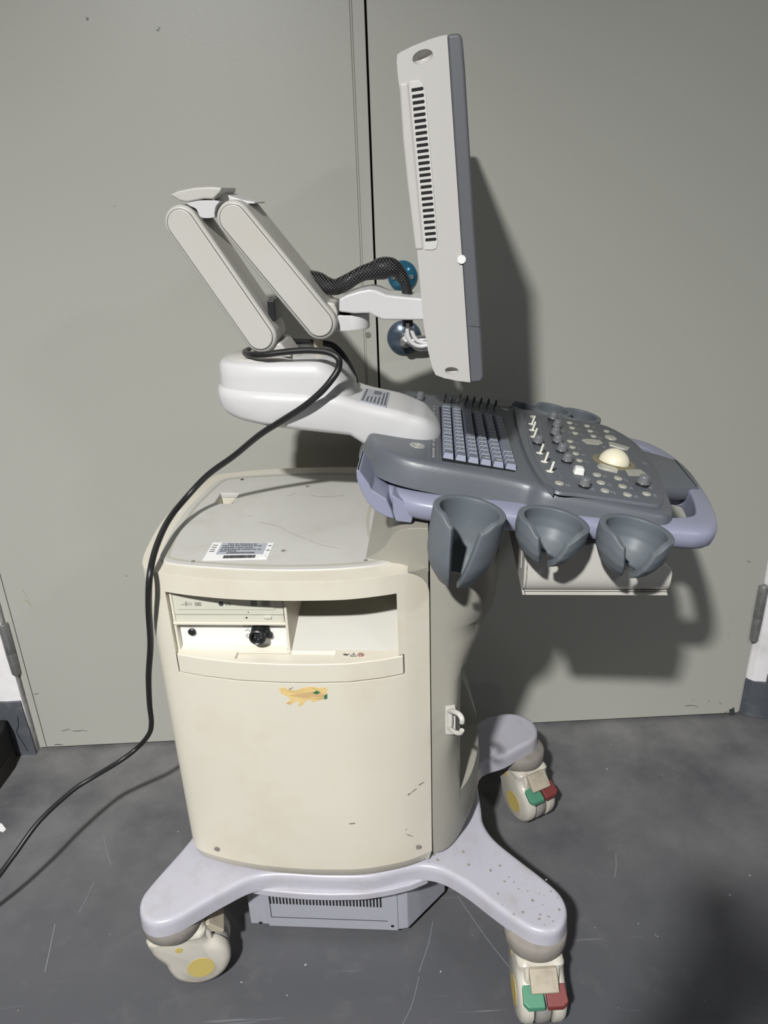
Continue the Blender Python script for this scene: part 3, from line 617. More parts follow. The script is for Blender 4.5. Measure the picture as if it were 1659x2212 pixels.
# ---- casters
def caster(brake):
    root = bpy.data.objects.new('caster', None); COL.objects.link(root); root.parent = um; root.empty_display_size = .02
    b = MB(); b.lathe([(0, .168), (.050, .168), (.0545, .163), (.0545, .140), (.049, .133), (0, .133)], 40); b.build('collar', collarm, root, sharp=60)
    hood = [(-.040, .140), (-.044, .112), (-.036, .090), (-.024, .070), (-.020, .050), (-.010, .026), (.010, .009), (.036, .002), (.064, .009), (.084, .028), (.093, .054), (.089, .080), (.076, .098), (.060, .108), (.055, .120), (.048, .140)]
    hp_ = cr(hood, 3)
    for s in (-1, 1):
        c = MB(); ins = offset(hp_, -.013); mid = offset(hp_, -.004); n = len(hp_)
        rg = [(offset(hp_, -.003), s*.0165), (hp_, s*.019), (hp_, s*.030), (mid, s*.0375), (ins, s*.0415)]
        v = [(p[0], y, p[1]) for q_, y in rg for p in q_]
        c.add(v, [(j*n+i, j*n+(i+1) % n, (j+1)*n+(i+1) % n, (j+1)*n+i) for j in range(4) for i in range(n)]+[tuple(range(n)), tuple(range(4*n, 5*n))])
        ck = c.build('cheek', castm, root, sharp=50)
        MB().prism(ell(.038, .052, .0245, .0245, 30), XZ, s*.041, s*.0422).build('yellow_disc', yell, ck)
        MB().prism(ell(.006, .108, .0065, .0065, 16), XZ, s*.041, s*.0422).build('yellow_dot', yell, ck)
    b = MB(); b.prism([(-.036, .100), (-.036, .141), (.050, .141), (.062, .124), (.066, .104), (.058, .100)], XZ, -.030, .030); b.build('yoke', castm, root, bevel=.004)
    b = MB(); b.lathe([(0, -.0135), (.050, -.0135), (.0548, -.010), (.0555, 0), (.0548, .010), (.050, .0135), (0, .0135)], 48, lambda p: (.036+p[0], p[2], .0557+p[1])); b.build('wheel', tirem, root, sharp=50)
    b = MB(); b.prism([(.056, .136), (.063, .137), (.088, .112), (.085, .106), (.062, .116)], XZ, -.0235, .0235); b.build('pedal_cover', mat('grubby_pedal_cover', (166, 157, 140), .5, .08, 20, (112, 100, 84), .6, 20), root, bevel=.002)
    if brake:
        for nm, m_, ol in (('green_pedal', greenm, [(.070, -.036), (.092, -.038), (.100, -.030), (.100, -.002), (.070, -.002)]), ('red_pedal', redm, [(.070, .002), (.100, .002), (.100, .028), (.094, .038), (.070, .036)])):
            MB().prism(ol, lambda p, t: (p[0], p[1], t-(p[0]-.07)*.5), .100, .110).build(nm, m_, root, bevel=.002)
    return root
cas, cbr = caster(False), caster(True)
for i, ((x, y), a, src) in enumerate([((-.366, -.293), 16, cas), ((.288, -.297), -84, cbr), ((.308, .155), -60, cbr), ((-.378, .30), -20, cas)]):
    c = src if i < 2 else copy_tree(src)
    c.location = (x, y, 0); c.rotation_euler = (0, 0, math.radians(a))
# ================================================================ console, in its own tilted frame (u forward, v to the wall, n up)
top = [(-.177, -.046), (-.171, -.093), (-.150, -.136), (-.111, -.160), (-.054, -.167), (.02, -.169), (.075, -.176), (.100, -.195), (.182, -.204), (.256, -.212), (.279, -.203), (.291, -.17), (.302, -.11), (.312, -.034), (.313, .05), (.305, .12), (.290, .185), (.262, .228), (.209, .243), (.10, .25), (.0, .262), (-.07, .266), (-.125, .25), (-.16, .19), (-.175, .10)]
tops = cr(top, 4)
n = len(tops)
b = MB(); rg = [(offset(tops, -.010), .0005), (offset(tops, -.004), .0), (offset(tops, .0), -.0022), (offset(tops, .0028), -.0065), (offset(tops, .0048), -.013), (offset(tops, .012), -.038), (offset(tops, .0125), -.042), (offset(tops, .006), -.0425)]
b.add([(p[0], p[1], z-(.003+.0*p[0] if False else 0)) for q_, z in rg for p in q_], [(j*n+i, j*n+(i+1) % n, (j+1)*n+(i+1) % n, (j+1)*n+i) for j in range(len(rg)-1) for i in range(n)]+[tuple(range(n)), tuple(range((len(rg)-1)*n, len(rg)*n))])
console = b.build('console', conm, um, sharp=60)
console.location = KO; console.rotation_euler = (0, KP, 0)
# lilac underside with the handle loop
sh = lambda p, z: (p[0], p[1], z+.092*(p[0]+.08))
lo = [(-.165, -.02), (-.158, -.09), (-.145, -.15), (-.11, -.192), (-.06, -.210), (.02, -.217), (.10, -.2215), (.20, -.227), (.29, -.228), (.328, -.225), (.352, -.207), (.371, -.15), (.384, -.07), (.391, .02), (.390, .09), (.381, .145), (.364, .190), (.340, .214), (.30, .236), (.24, .256), (.1, .276), (0, .285), (-.08, .284), (-.14, .255), (-.162, .18), (-.168, .08)]
los = cr(lo, 4); n = len(los)
b = MB(); rg = [(offset(los, -.024), -.0455), (offset(los, -.010), -.0475), (offset(los, -.003), -.0505), (offset(los, .0), -.056), (offset(los, .0), -.064), (offset(los, -.002), -.074), (offset(los, -.008), -.080), (offset(los, -.02), -.082)]
b.add([sh(p, z) for q_, z in rg for p in q_], [(j*n+i, j*n+(i+1) % n, (j+1)*n+(i+1) % n, (j+1)*n+i) for j in range(len(rg)-1) for i in range(n)]+[tuple(range(n)), tuple(range((len(rg)-1)*n, len(rg)*n))])
low = b.build('handle_shell', lilac, um, sharp=60)
hole = cr([(.272, -.186), (.300, -.184), (.322, -.174), (.335, -.155), (.347, -.11), (.354, -.058), (.346, -.047), (.32, -.045), (.295, -.06), (.284, -.11), (.272, -.15)], 4)
hole2 = [(p[0]+.004, -p[1]*.9+.004) for p in hole]
cut(low, tmp(MB().prism(hole, XY, -.15, .08)), tmp(MB().prism(hole2, XY, -.15, .08)))
finish(low, sharp=60, bevel=.004, seg=3, blim=50)
low.location = KO; low.rotation_euler = (0, KP, 0); 
# gray palm rest bridging to the handle
pr_ = cr([(.26, .11), (.33, .112), (.37, .094), (.380, .088), (.387, .05), (.386, 0), (.377, -.050), (.365, -.058), (.33, -.074), (.26, -.09)], 4)
b = MB(); n = len(pr_); rg = [(offset(pr_, -.008), -.002), (offset(pr_, -.003), -.004), (pr_, -.010), (offset(pr_, 0), -.022), (offset(pr_, -.006), -.026)]
b.add([(p[0], p[1], z-.0*(p[0]-.3)) for q_, z in rg for p in q_], [(j*n+i, j*n+(i+1) % n, (j+1)*n+(i+1) % n, (j+1)*n+i) for j in range(len(rg)-1) for i in range(n)]+[tuple(range(n)), tuple(range((len(rg)-1)*n, len(rg)*n))])
b.build('palm_rest', conm, console, sharp=60)
# under-console mount (dark) between column and console
b = MB(); b.lathe([(0, .875), (.085, .875), (.085, .93), (0, .93)], 32, lambda p: (.12+p[0]*1.1, p[1]*1.2, p[2])); b.build('swivel_mount', dark, um)
# cable hook wing at the rear near corner
wv_ = [(770, 1012), (777, 1014), (797, 1042), (804, 1056), (820, 1066), (836, 1076), (846, 1100), (852, 1119), (835, 1114), (812, 1102), (794, 1083), (780, 1058), (771, 1032)]
poly = [lY(*p, -.2)[[0, 2]] for p in wv_]; b = MB(); b.prism(poly, XZ, -.205, -.12)
b.build('cable_wing', lilac, um, bevel=.0035, seg=3)
wv2 = [(846, 1066), (870, 1080), (892, 1117), (889, 1128), (856, 1124), (850, 1117)]
b = MB(); b.prism([lY(*p, -.19)[[0, 2]] for p in wv2], XZ, -.195, -.10); b.build('cable_wing_bracket', lilac, um, bevel=.0025)
# ---- control panel plate
pp = [kN(*p, .004)[:2] for p in [(1126, 893), (1131, 925), (1142, 970), (1160, 1015), (1194, 1057), (1252, 1067), (1342, 1080), (1412, 1090), (1427, 1088), (1431, 1068), (1424, 1030), (1400, 990), (1370, 957), (1335, 934), (1300, 919), (1250, 910), (1190, 902)]]
pps = cr(pp, 4); n = len(pps)
b = MB(); rg = [(pps, .0055), (offset(pps, .0015), .0045), (offset(pps, .003), .0)]
b.add([(p[0], p[1], z) for q_, z in rg for p in q_], [(j*n+i, j*n+(i+1) % n, (j+1)*n+(i+1) % n, (j+1)*n+i) for j in range(2) for i in range(n)]+[tuple(range(n)), tuple(range(2*n, 3*n))])
panelc = b.build('control_panel', panm, um, sharp=50); panelc.location = KO; panelc.rotation_euler = (0, KP, 0)
NP = .0055
# ridge on the left of the panel
rd = [kN(*p, .004)[:2] for p in [(1112, 881), (1116, 915), (1128, 960), (1146, 1003), (1168, 1038), (1186, 1053), (1198, 1061), (1190, 1054), (1163, 1015), (1145, 970), (1134, 925), (1128, 893)]]
MB().prism(cr(rd, 3), XY, -.004, .006).build('panel_ridge', conm, console, bevel=.002)
cp = lambda X, Y: (1120+X*.19289, 880+Y*.19293)
def kc(X, Y, dn=0): return kN(*cp(X, Y), NP+dn)
# printed outline around the small levers
b = MB(); ln = [kc(x, y)[:2] for x, y in [(80, 140), (150, 137), (225, 152), (240, 240), (275, 390), (340, 540), (420, 690), (480, 780), (470, 800), (400, 800), (345, 785), (280, 690), (170, 500), (110, 330), (82, 200)]]
L_ = cr(ln, 4); n = len(L_); b.add([(p[0], p[1], NP+.0003) for p in L_]+[(p[0], p[1], NP+.0003) for p in offset(L_, -.0006)], [(i, (i+1) % n, n+(i+1) % n, n+i) for i in range(n)])
b.build('printed_outline', mat('grey_line', (150, 154, 158), .6, 0), panelc)
# small ivory levers
lev0 = None
ivory = mat('ivory_plastic', (226, 224, 212), .4, .02)
def at(o, c, parent): o.parent = parent; o.location = (c[0], c[1], NP); return o
def multi(parts):     # build one mesh from MBs with a material each
    return parts
b = MB(); b.prism(ell(0, 0, .0062, .0050, 20), XY, 0, .0016); b.prism(rrect(-.0012, .0022, -.0022, .0022, .001, 3), lambda p, t: (p[0]+t*.10, p[1], t), .001, .0175)
lev = b.build('small_lever', ivory, panelc, bevel=.0008, seg=2)
for i, (X, Y) in enumerate([(145, 192), (152, 260), (168, 335), (236, 518), (288, 614), (350, 722)]):
    o = lev if i == 0 else lev.copy()
    if i: COL.objects.link(o)
    at(o, kc(X, Y), panelc)
# knobs
b = MB(); b.lathe([(0, 0), (.0088, 0), (.0090, .002), (.0088, .0035)], 28, m=1, cap=False); b.lathe([(.0088, .0035), (.0085, .004), (.0074, .012), (.0068, .0140), (.0045, .0152), (0, .0155)], 28, cap=False)
kn = b.build('knob', [knobm, blackm], panelc, sharp=50)
for i, (X, Y) in enumerate([(380, 140), (424, 225), (405, 312), (430, 400), (477, 500), (538, 612), (212, 408), (732, 890), (1385, 872)]):
    o = kn if i == 0 else kn.copy()
    if i: COL.objects.link(o)
    at(o, kc(X, Y), panelc)
    if i in (8,): o.scale = (1.15, 1.15, 1.15)
# round clear buttons
b = MB(); b.lathe([(0, 0), (.0070, 0), (.0072, .0012), (.0062, .0026), (.0030, .0028), (0, .0020)], 24)
bt = b.build('push_button', btnm, panelc, sharp=70)
bl = [(160, 105), (572, 175), (600, 232), (635, 292), (768, 210), (803, 267), (840, 325), (985, 270), (577, 382), (603, 448), (640, 520), (682, 597), (878, 758), (922, 845), (968, 935), (1115, 797), (1165, 887), (1220, 980), (1433, 970), (457, 850)]
for i, (X, Y) in enumerate(bl):
    o = bt if i == 0 else bt.copy()
    if i: COL.objects.link(o)
    at(o, kc(X, Y+4), panelc); s = 1.0 if Y > 700 else .86; o.scale = (s, s, 1)
c = kc(1032, 345); o = MB().lathe([(0, 0), (.0135, 0), (.0135, .0015), (.011, .003), (.005, .0026), (0, .002)], 28, lambda p: (p[0]*.85, p[1], p[2])).build('oval_button', btnm, panelc, sharp=70); at(o, c, panelc)
for q in ([(705, 372), (760, 365), (905, 378), (945, 415), (900, 425), (770, 412)], [(1005, 405), (1040, 400), (1245, 462), (1225, 485), (1190, 482), (1015, 432)], [(875, 660), (910, 638), (1090, 690), (1120, 718), (1105, 740), (960, 705), (890, 680)], [(1195, 710), (1360, 708), (1445, 770), (1400, 775), (1230, 768)]):
    P = [kc(*p)[:2] for p in q]; MB().prism(P, XY, NP-.001, NP+.0028).build('bar_button', btnm, panelc, bevel=.0012)
# white rocker
P = kc(668, 745); MB().prism(rrect(-.0085, .0085, -.008, .008, .003), lambda p, t: (P[0]+p[0]*(1-.25*(t-NP)/.012), P[1]+p[1]*(1-.1*(t-NP)/.012), t), NP, NP+.012).build('rocker_switch', mat('white_rocker', (232, 232, 228), .4, 0), panelc, bevel=.002)
# trackball
c = kN(1326, 998, NP); R_ = .0262
ring = MB().lathe([(R_+.001, -.001), (R_+.001, .002), (R_+.003, .0028), (R_+.0095, .0016), (R_+.011, 0), (R_+.011, -.001)], 48, lambda p: (c[0]+p[0], c[1]+p[1], NP+p[2]), cap=False).build('trackball_ring', olive, panelc, sharp=60)
b = MB(); pf = [(R_*math.cos(a), R_*math.sin(a)) for a in np.linspace(-.4, math.pi/2-.001, 18)]
b.lathe(pf, 48, lambda p: (c[0]+p[0], c[1]+p[1], NP-.003+p[2]*1.0), cap=True).build('trackball', ballm, panelc, sharp=80)
# tiny printed words by the buttons
b = MB(); rr = random.Random(5)
for X, Y in bl[1:]+[(424, 250), (500, 260), (538, 640), (732, 900), (1385, 880), (990, 620), (1240, 690), (880, 435), (1330, 610), (600, 650), (1325, 960)]:
    c = kc(X, Y)
    for j in range(2):
        u0 = c[0]+.0095+.0036*j; v0 = c[1]-rr.uniform(.004, .009)
        vv = v0
        for q in range(rr.randint(2, 4)): w_ = rr.uniform(.0014, .003); b.add([(u0, vv, NP+.0003), (u0+.0017, vv, NP+.0003), (u0+.0017, vv+w_, NP+.0003), (u0, vv+w_, NP+.0003)], [(0, 1, 2, 3)]); vv += w_+.0007
b.build('button_captions', mat('caption_print', (168, 172, 176), .6, 0), panelc)
# ---- keyboard
kbo = [kN(*p, .001)[:2] for p in [(949, 879), (1087, 903), (1113, 1019), (955, 995)]]
kb = MB().prism(kbo, XY, -.001, .0014).build('keyboard', dark, um); kb.location = KO; kb.rotation_euler = (0, KP, 0)
def key(w, d, mark):
    b = MB(); h = .0085
    A = [(-w/2+.0004, -d/2+.0004), (w/2-.0004, -d/2+.0004), (w/2-.0004, d/2-.0004), (-w/2+.0004, d/2-.0004)]
    B = [(-w/2+.0022, -d/2+.0042), (w/2-.0022, -d/2+.0042), (w/2-.0022, d/2-.0012), (-w/2+.0022, d/2-.0012)]
    v = [(x, y, 0) for x, y in A]+[(x, y, h) for x, y in B]
    b.add(v, [(0, 1, 5, 4), (1, 2, 6, 5), (2, 3, 7, 6), (3, 0, 4, 7)], 0); b.add([v[4], v[5], v[6], v[7]], [(0, 1, 2, 3)], 1)
    def q(x0, x1, y0, y1): b.add([(x0, y0, h+.0002), (x1, y0, h+.0002), (x1, y1, h+.0002), (x0, y1, h+.0002)], [(0, 1, 2, 3)], 2)
    if mark == 1: q(-.004, -.0005, .0, .0022); q(.002, .006, -.0030, -.0014)
    if mark == 2: q(-.0045, -.0022, -.002, .002); q(-.0015, .001, -.001, .001); q(.0018, .004, -.002, .002)
    if mark == 3: q(-.003, .005, -.0018, .0018)
    return b.build('key', [keym, keydk, printw], kb, bevel=.0006, seg=1)
protos = {}
PU = .0196; U0 = -.0587
rows = []
for j in range(6):
    if j == 5: cells = [1, 1, 1, 5, 1, 1, 1, 1, 1.3]
    elif j in (3, 4): cells = [1.35]+[1]*11+[1.0]
    elif j == 0: cells = [1.15]+[1]*13
    else: cells = [1.2]+[1]*12+[1.1]
    rows.append(cells)
for j, cells in enumerate(rows):
    tot = sum(cells); uc = U0+PU*(j+.5); v0 = -.1365-.0*j; v1 = .155+(-.004*j)
    pv = (v1-v0)/tot; vv = v0; rr = random.Random(j)
    for i, cwid in enumerate(cells):
        d = pv*cwid; mk = 3 if (i == 0 and j in (3, 4)) else (2 if (j == 0 and i in (1, 2, 3, 5)) else (0 if (cwid > 3 or (j == 0) or (i == 0)) else 1))
        kk = (round(d, 4), mk)
        if kk in protos: o = protos[kk].copy(); COL.objects.link(o)
        else: o = key(PU*.90, d, mk); protos[kk] = o
        o.parent = kb; o.location = (uc, vv+d/2, .001); vv += d
# caption strip, screws, levers on the console
b = MB(); rr = random.Random(2); v_ = -.142
while v_ < .15:
    w_ = rr.uniform(.003, .009); b.add([(-.0735, v_, .0013), (-.0700, v_, .0013), (-.0700, v_+w_, .0013), (-.0735, v_+w_, .0013)], [(0, 1, 2, 3)]); v_ += w_+rr.choice([.001, .001, .002, .008])
b.build('caption_strip', mat('strip_print', (160, 160, 156), .6, 0), console)
b = MB(); b.box(-.079, -.0786, -.15, .165, 0, .0013); b.box(-.0655, -.0651, -.15, .165, 0, .0013); b.build('strip_outline', mat('faint_line', (150, 150, 148), .6, 0), console)
c = kN(902, 962, .001); b = MB(); b.lathe([(0, .0008), (.0075, .0012), (.0095, .0022), (.0125, .0016), (.013, .0)], 32, lambda p: (c[0]+p[0], c[1]+p[1], p[2]), cap=False); b.build('power_button', mat('grey_power_button', (150, 150, 146), .35, .02), console, sharp=70)
b = MB(); b.tube([(c[0]+.004*math.cos(a), c[1]+.004*math.sin(a), .0018) for a in np.linspace(.6, 5.7, 14)], .0004, 5); b.build('power_symbol', printw, console)
c = kN(907, 861, .001); b = MB(); b.lathe([(0, 0), (.0105, 0), (.0105, .0015)], 24, lambda p: (c[0]+p[0], c[1]+p[1], p[2]), 1, cap=False); b.lathe([(.0078, .0), (.0072, .010), (.006, .0135), (0, .0145)], 24, lambda p: (c[0]+p[0], c[1]+p[1], p[2]), cap=False); b.build('knob', [knobm, blackm], console, sharp=50)
c = kN(1090, 884, .001); MB().lathe([(0, 0), (.008, 0), (.008, .0012), (.006, .002), (0, .0016)], 24, lambda p: (c[0]+p[0], c[1]+p[1]*.8, p[2])).build('push_button', btnm, console, sharp=60)
for i, (px, py) in enumerate([(960, 867), (975, 869), (991, 871), (1006, 874), (1021, 876), (1036, 879), (1052, 881), (1068, 884)]):
    c = kN(px, py, .001)
    b = MB(); b.box(c[0]-.0006, c[0]+.0006, c[1]-.012, c[1]+.012, .0004, .0012, 1)
    b.prism([(-.001, 0), (.001, 0), (.0008, .003), (.0034, .009), (.003, .016), (.0012, .019), (-.0008, .017), (-.0012, .004)], lambda p, t: (c[0]+p[0], c[1]+t+.004, p[1]), 0, .006, 0)
    b.build('slide_lever', [mat('dark_lever', (58, 60, 62), .35) if i == 0 else bpy.data.materials['dark_lever'], dark], console, bevel=.0006, seg=2)
# ---- probe holders
def holder(R, h, c, rot, pr_prof, g0=30, g1=10, far=False):
    nf, nt_ = 60, 16; v = []
    for t in range(nt_+1):
        tt = t/nt_; r = R*np.interp(tt, [a for a, _ in pr_prof], [q for _, q in pr_prof])
        wlin = np.interp(tt, [0, .3, .7, 1], [.0205, .0165, .0100, .005])
        g = math.asin(min(.95, wlin/r))
        for i in range(nf+1):
            a = g+(2*math.pi-2*g)*i/nf; dev = min(a, 2*math.pi-a)
            s_ = min(1, max(0, (math.radians(50)-dev)/math.radians(27))); s_ = s_*s_*(3-2*s_)
            ztop = -s_*.013; z = ztop+(-h-ztop)*tt
            ang = rot+a; v.append((r*math.cos(ang), r*math.sin(ang), z))
    k = nf+1; f = [(j*k+i, j*k+i+1, (j+1)*k+i+1, (j+1)*k+i) for j in range(nt_) for i in range(nf)]
    o = MB().add(v, f).build('probe_holder', cupm, um, sharp=60)
    s_ = o.modifiers.new('solid', 'SOLIDIFY'); s_.thickness = .0095; s_.offset = -1
    bv = o.modifiers.new('bevel', 'BEVEL'); bv.width = .0038; bv.segments = 3; bv.limit_method = 'ANGLE'; bv.angle_limit = math.radians(50)
    K_ = KR@np.array(c)+KO; o.location = K_; o.rotation_euler = (0, KP, 0); return o
tall = [(0, 1), (.3, .99), (.6, .93), (.8, .78), (1, .45)]
bowl = [(0, 1), (.25, 1.0), (.5, .94), (.75, .76), (.9, .56), (1, .38)]
RT = math.radians(-95)
holder(.0515, .114, (-.016, -.270, -.020), RT, tall, 40, 14)
holder(.050, .064, (.100, -.272, -.013), RT, bowl, 40, 16)
holder(.051, .066, (.2125, -.277, -.004), RT, bowl, 40, 16)
holder(.036, .10, (.118, .298, -.005), RT+math.pi+1.3, tall, 40, 14)
holder(.046, .074, (.174, .298, .000), RT+math.pi+1.3, bowl, 40, 16)
holder(.048, .076, (.230, .288, .000), RT+math.pi+1.3, bowl, 40, 16)
# mounting lugs between holders and the shell
lugm = mat('dark_lug', (70, 72, 78), .5)
for u, v_ in ((-.006, -.222), (.110, -.228), (.222, -.233)):
    o = MB().box(u-.02, u+.036, v_-.0, v_+.03, -.072+.085*(u+.08), -.048+.085*(u+.08)).build('holder_lug', lugm, um, bevel=.004); o.location = KO; o.rotation_euler = (0, KP, 0)
# ---- paper tray under the console
yt = -.235
P = lambda px, py: lY(px, py, yt)
x0, x1 = P(1136, 1250)[0], P(1445, 1290)[0]; zb_ = P(1300, 1290)[2]
prof = [(-.235, .872), (-.235, zb_+.04), (-.232, zb_+.02), (-.224, zb_+.008), (-.210, zb_+.0015), (-.195, zb_), (.21, zb_), (.225, zb_+.006), (.23, zb_+.02), (.23, .872)]
pc = cr(prof, 6, False); inn = [(p[0]*.975+.0, p[1]+.0035 if p[1] < .85 else p[1]) for p in pc]
poly = [tuple(p) for p in pc]+[tuple(p) for p in inn[::-1]]
b = MB(); n = len(poly)
def xr_(z): return x1-max(0, z-zb_-.045)*1.15
v = [(x0, p[0], p[1]) for p in poly]+[(xr_(p[1]), p[0], p[1]) for p in poly]
k = len(pc)
b.add(v, [(i, i+1, n+i+1, n+i) for i in range(n-1)]+[(n-1, 0, n, 2*n-1)]+[(i, n-1-i, n-2-i, i+1) for i in range(k-1)]+[(n+i, n+i+1, n+n-2-i, n+n-1-i) for i in range(k-1)])
tray = b.build('paper_tray', offwhite, um, sharp=50)
MB().prism(poly[:k], lambda p, t: (t, p[0], p[1]), x0-.003, x0+.002).build('tray_end', offwhite, tray, bevel=.001)
MB().box(x0-.004, x0+.0, -.20, .20, zb_+.03, .872).build('tray_bracket', offwhite, um, bevel=.001)
# ================================================================ monitor arm
YA0, YA1 = -.062, .062
# neck and hub: XZ silhouettes lofted across y
def slab(name, pts, y0, y1, ym, m, parent, bevel, n=4, closed=True, smooth=True, seg=4, sharp=45):
    P = [tuple(lY(*p, ym)[[0, 2]]) for p in pts]
    if smooth: P = [tuple(q) for q in cr(P, n)]
    return MB().prism(P, XZ, y0, y1).build(name, m, parent, bevel=bevel, seg=seg, blim=55, sharp=sharp)
# hub plan (x, y) tapered ring stack
def stack(name, rings, m, parent, sharp=60):
    n = len(rings[0][0]); b = MB(); v = [(p[0], p[1], z(p) if callable(z) else z) for q_, z in rings for p in q_]
    b.add(v, [(j*n+i, j*n+(i+1) % n, (j+1)*n+(i+1) % n, (j+1)*n+i) for j in range(len(rings)-1) for i in range(n)]+[(k0+i, k0+i+1, k0+(n-i-1) % n, k0+(n-i) % n) if i else (k0, k0+1, k0+n-1) for k0 in (0, (len(rings)-1)*n) for i in range(0, n//2-1)]+[(k0+n//2-1, k0+n//2, k0+n//2+1) for k0 in (0, (len(rings)-1)*n)])
    return b.build(name, m, parent, sharp=sharp)
lowp = cr([(-.246, 0), (-.238, -.040), (-.215, -.063), (-.17, -.074), (-.11, -.076), (-.05, -.072), (.01, -.068), (.07, -.066), (.105, -.055), (.123, -.03), (.127, 0), (.123, .03), (.105, .055), (.07, .066), (.01, .068), (-.05, .072), (-.11, .076), (-.17, .074), (-.215, .063), (-.238, .04)], 4)
zt_ = lambda p: float(np.interp(p[0], [-.25, -.2, -.1, -.04, .0, .06, .10, .13], [1.070, 1.066, 1.060, 1.055, 1.040, 1.026, 1.010, .985]))
zb2_ = lambda p: float(np.interp(p[0], [-.25, -.2, -.15, -.08, -.02, .02, .13], [1.030, 1.014, 1.004, .994, .985, .955, .940]))
stack('arm_base', [(offset(lowp, -.016), lambda p: zt_(p)+.001), (offset(lowp, -.007), zt_), (offset(lowp, -.001), lambda p: zt_(p)-.007), (lowp, lambda p: zt_(p)-.016), (offset(lowp, -.001), lambda p: zb2_(p)+.012), (offset(lowp, -.008), lambda p: zb2_(p)+.003), (offset(lowp, -.018), zb2_)], white, um)
hubp = cr([(-.240, 0), (-.232, -.036), (-.212, -.056), (-.17, -.066), (-.11, -.068), (-.06, -.066), (-.035, -.058), (-.022, -.03), (-.020, 0), (-.022, .03), (-.035, .058), (-.06, .066), (-.11, .068), (-.17, .066), (-.212, .056), (-.232, .036)], 4)
hc = lambda q_, s, dx: [(p[0]+dx*min(1, max(0, (p[0]+.16)/.10)), p[1]) for p in offset(q_, s)]
stack('arm_hub', [(hc(hubp, -.014, -.028), 1.108), (hc(hubp, -.006, -.026), 1.107), (hc(hubp, -.001, -.020), 1.101), (hc(hubp, 0, -.008), 1.085), (hc(hubp, .001, .004), 1.062), (hc(hubp, .001, .006), 1.03)], white, um)
MB().lathe([(0, 1.103), (.058, 1.103), (.060, 1.108), (.056, 1.1125), (0, 1.113)], 48, lambda p: (-.165+p[0]*1.05, p[1]*.9, p[2])).build('swivel_disc', offwhite, um, sharp=50)
# label on the neck
zf = lambda p: zt_(p)+.0012
q = []
for px, py in [(777, 866), (834, 880), (842, 848), (790, 839)]:
    z = 1.03
    for _ in range(6): p = lZ(px, py, z); z = zt_(p)+.0018
    q.append(np.array([p[0], p[1], z]))
fnb = lambda a, c_, dz=0: (q[0]*(1-a)+q[1]*a)*(1-c_)+(q[3]*(1-a)+q[2]*a)*c_+np.array([0, 0, dz])
b = MB(); b.add([fnb(0, 0, .0006), fnb(1, 0, .0006), fnb(1, 1, .0006), fnb(0, 1, .0006), fnb(0, 0, -.002), fnb(1, 0, -.002), fnb(1, 1, -.002), fnb(0, 1, -.002)], [(0, 1, 2, 3), (4, 5, 6, 7), (0, 1, 5, 4), (1, 2, 6, 5), (2, 3, 7, 6), (3, 0, 4, 7)])
lb2 = b.build('rating_label', foil, um)
b = MB(); rr = random.Random(9)
def bb(a0, a1, c0, c1): b.add([fnb(a0, c0, .001), fnb(a1, c0, .001), fnb(a1, c1, .001), fnb(a0, c1, .001)], [(0, 1, 2, 3)])
for i, a in enumerate([.06, .22, .36, .50, .64, .78, .90]):
    c_ = .08; top_ = [.92, .4, .45, .5, .5, .85, .9][i]
    while c_ < top_: w_ = rr.uniform(.03, .09); bb(a, a+.055, c_, c_+w_); c_ += w_+.025
c_ = .62
for k_ in range(12): bb(.40+.026*k_, .412+.026*k_, .66, .92)
b.build('printed_text', printd, lb2)
# links
def link_arm(name, pa, pb, r, y0, y1, ym, px_axis=None):
    A = lY(*pa, ym)[[0, 2]]; B = lY(*pb, ym)[[0, 2]]; d = (B-A)/np.linalg.norm(B-A); ang = math.atan2(d[1], d[0])
    def cap(rad, n=16): return [tuple(B+rad*np.array([math.cos(ang-math.pi/2+math.pi*i/n), math.sin(ang-math.pi/2+math.pi*i/n)])) for i in range(n+1)]+[tuple(A+rad*np.array([math.cos(ang+math.pi/2+math.pi*i/n), math.sin(ang+math.pi/2+math.pi*i/n)])) for i in range(n+1)]
    o = MB().prism(cap(r), XZ, y0, y1).build(name, offwhite, um, bevel=.007, seg=4)
    MB().prism(cap(r*.80), XZ, y0-.0006, y0+.01).build('inset_gap', printd, o)
    MB().prism(cap(r*.775), XZ, y0-.0022, y0+.01).build('inset_cover', offwhite, o, bevel=.002)
    # far side is the same
    MB().prism(cap(r*.775), XZ, y1-.01, y1+.0022).build('inset_cover', offwhite, o, bevel=.002)
    return o, A, B
l1, A1, B1 = link_arm('lower_link', (391, 483), (561, 727), .0262, -.050, .035, -.05)
l2, A2, B2 = link_arm('upper_link', (504, 473), (690, 698), .0262, -.050, .050, -.05)
# elbow pieces
slab('elbow_joint', [(402, 436), (430, 433), (472, 434), (466, 446), (463, 462), (462, 470), (434, 470), (424, 452), (410, 445)], -.045, .045, -.045, white, um, .003, 3)
slab('elbow_cap', [(366, 421), (385, 412), (420, 405), (455, 403), (479, 405), (477, 414), (461, 431), (440, 430), (404, 437), (388, 434)], -.048, .040, -.048, offwhite, um, .003, smooth=False)
slab('elbow_fin', [(474, 414), (500, 424), (524, 432), (550, 436), (552, 440), (520, 441), (480, 437), (462, 434)], -.02, .05, -.02, white, um, .002, smooth=False)
c = lY(568, 668, -.05); 
MB().box(B1[0]+.012, B1[0]+.024, -.030, .02, B1[1]+.020, B1[1]+.052).build('cable_clip', blackm, um, bevel=.002)
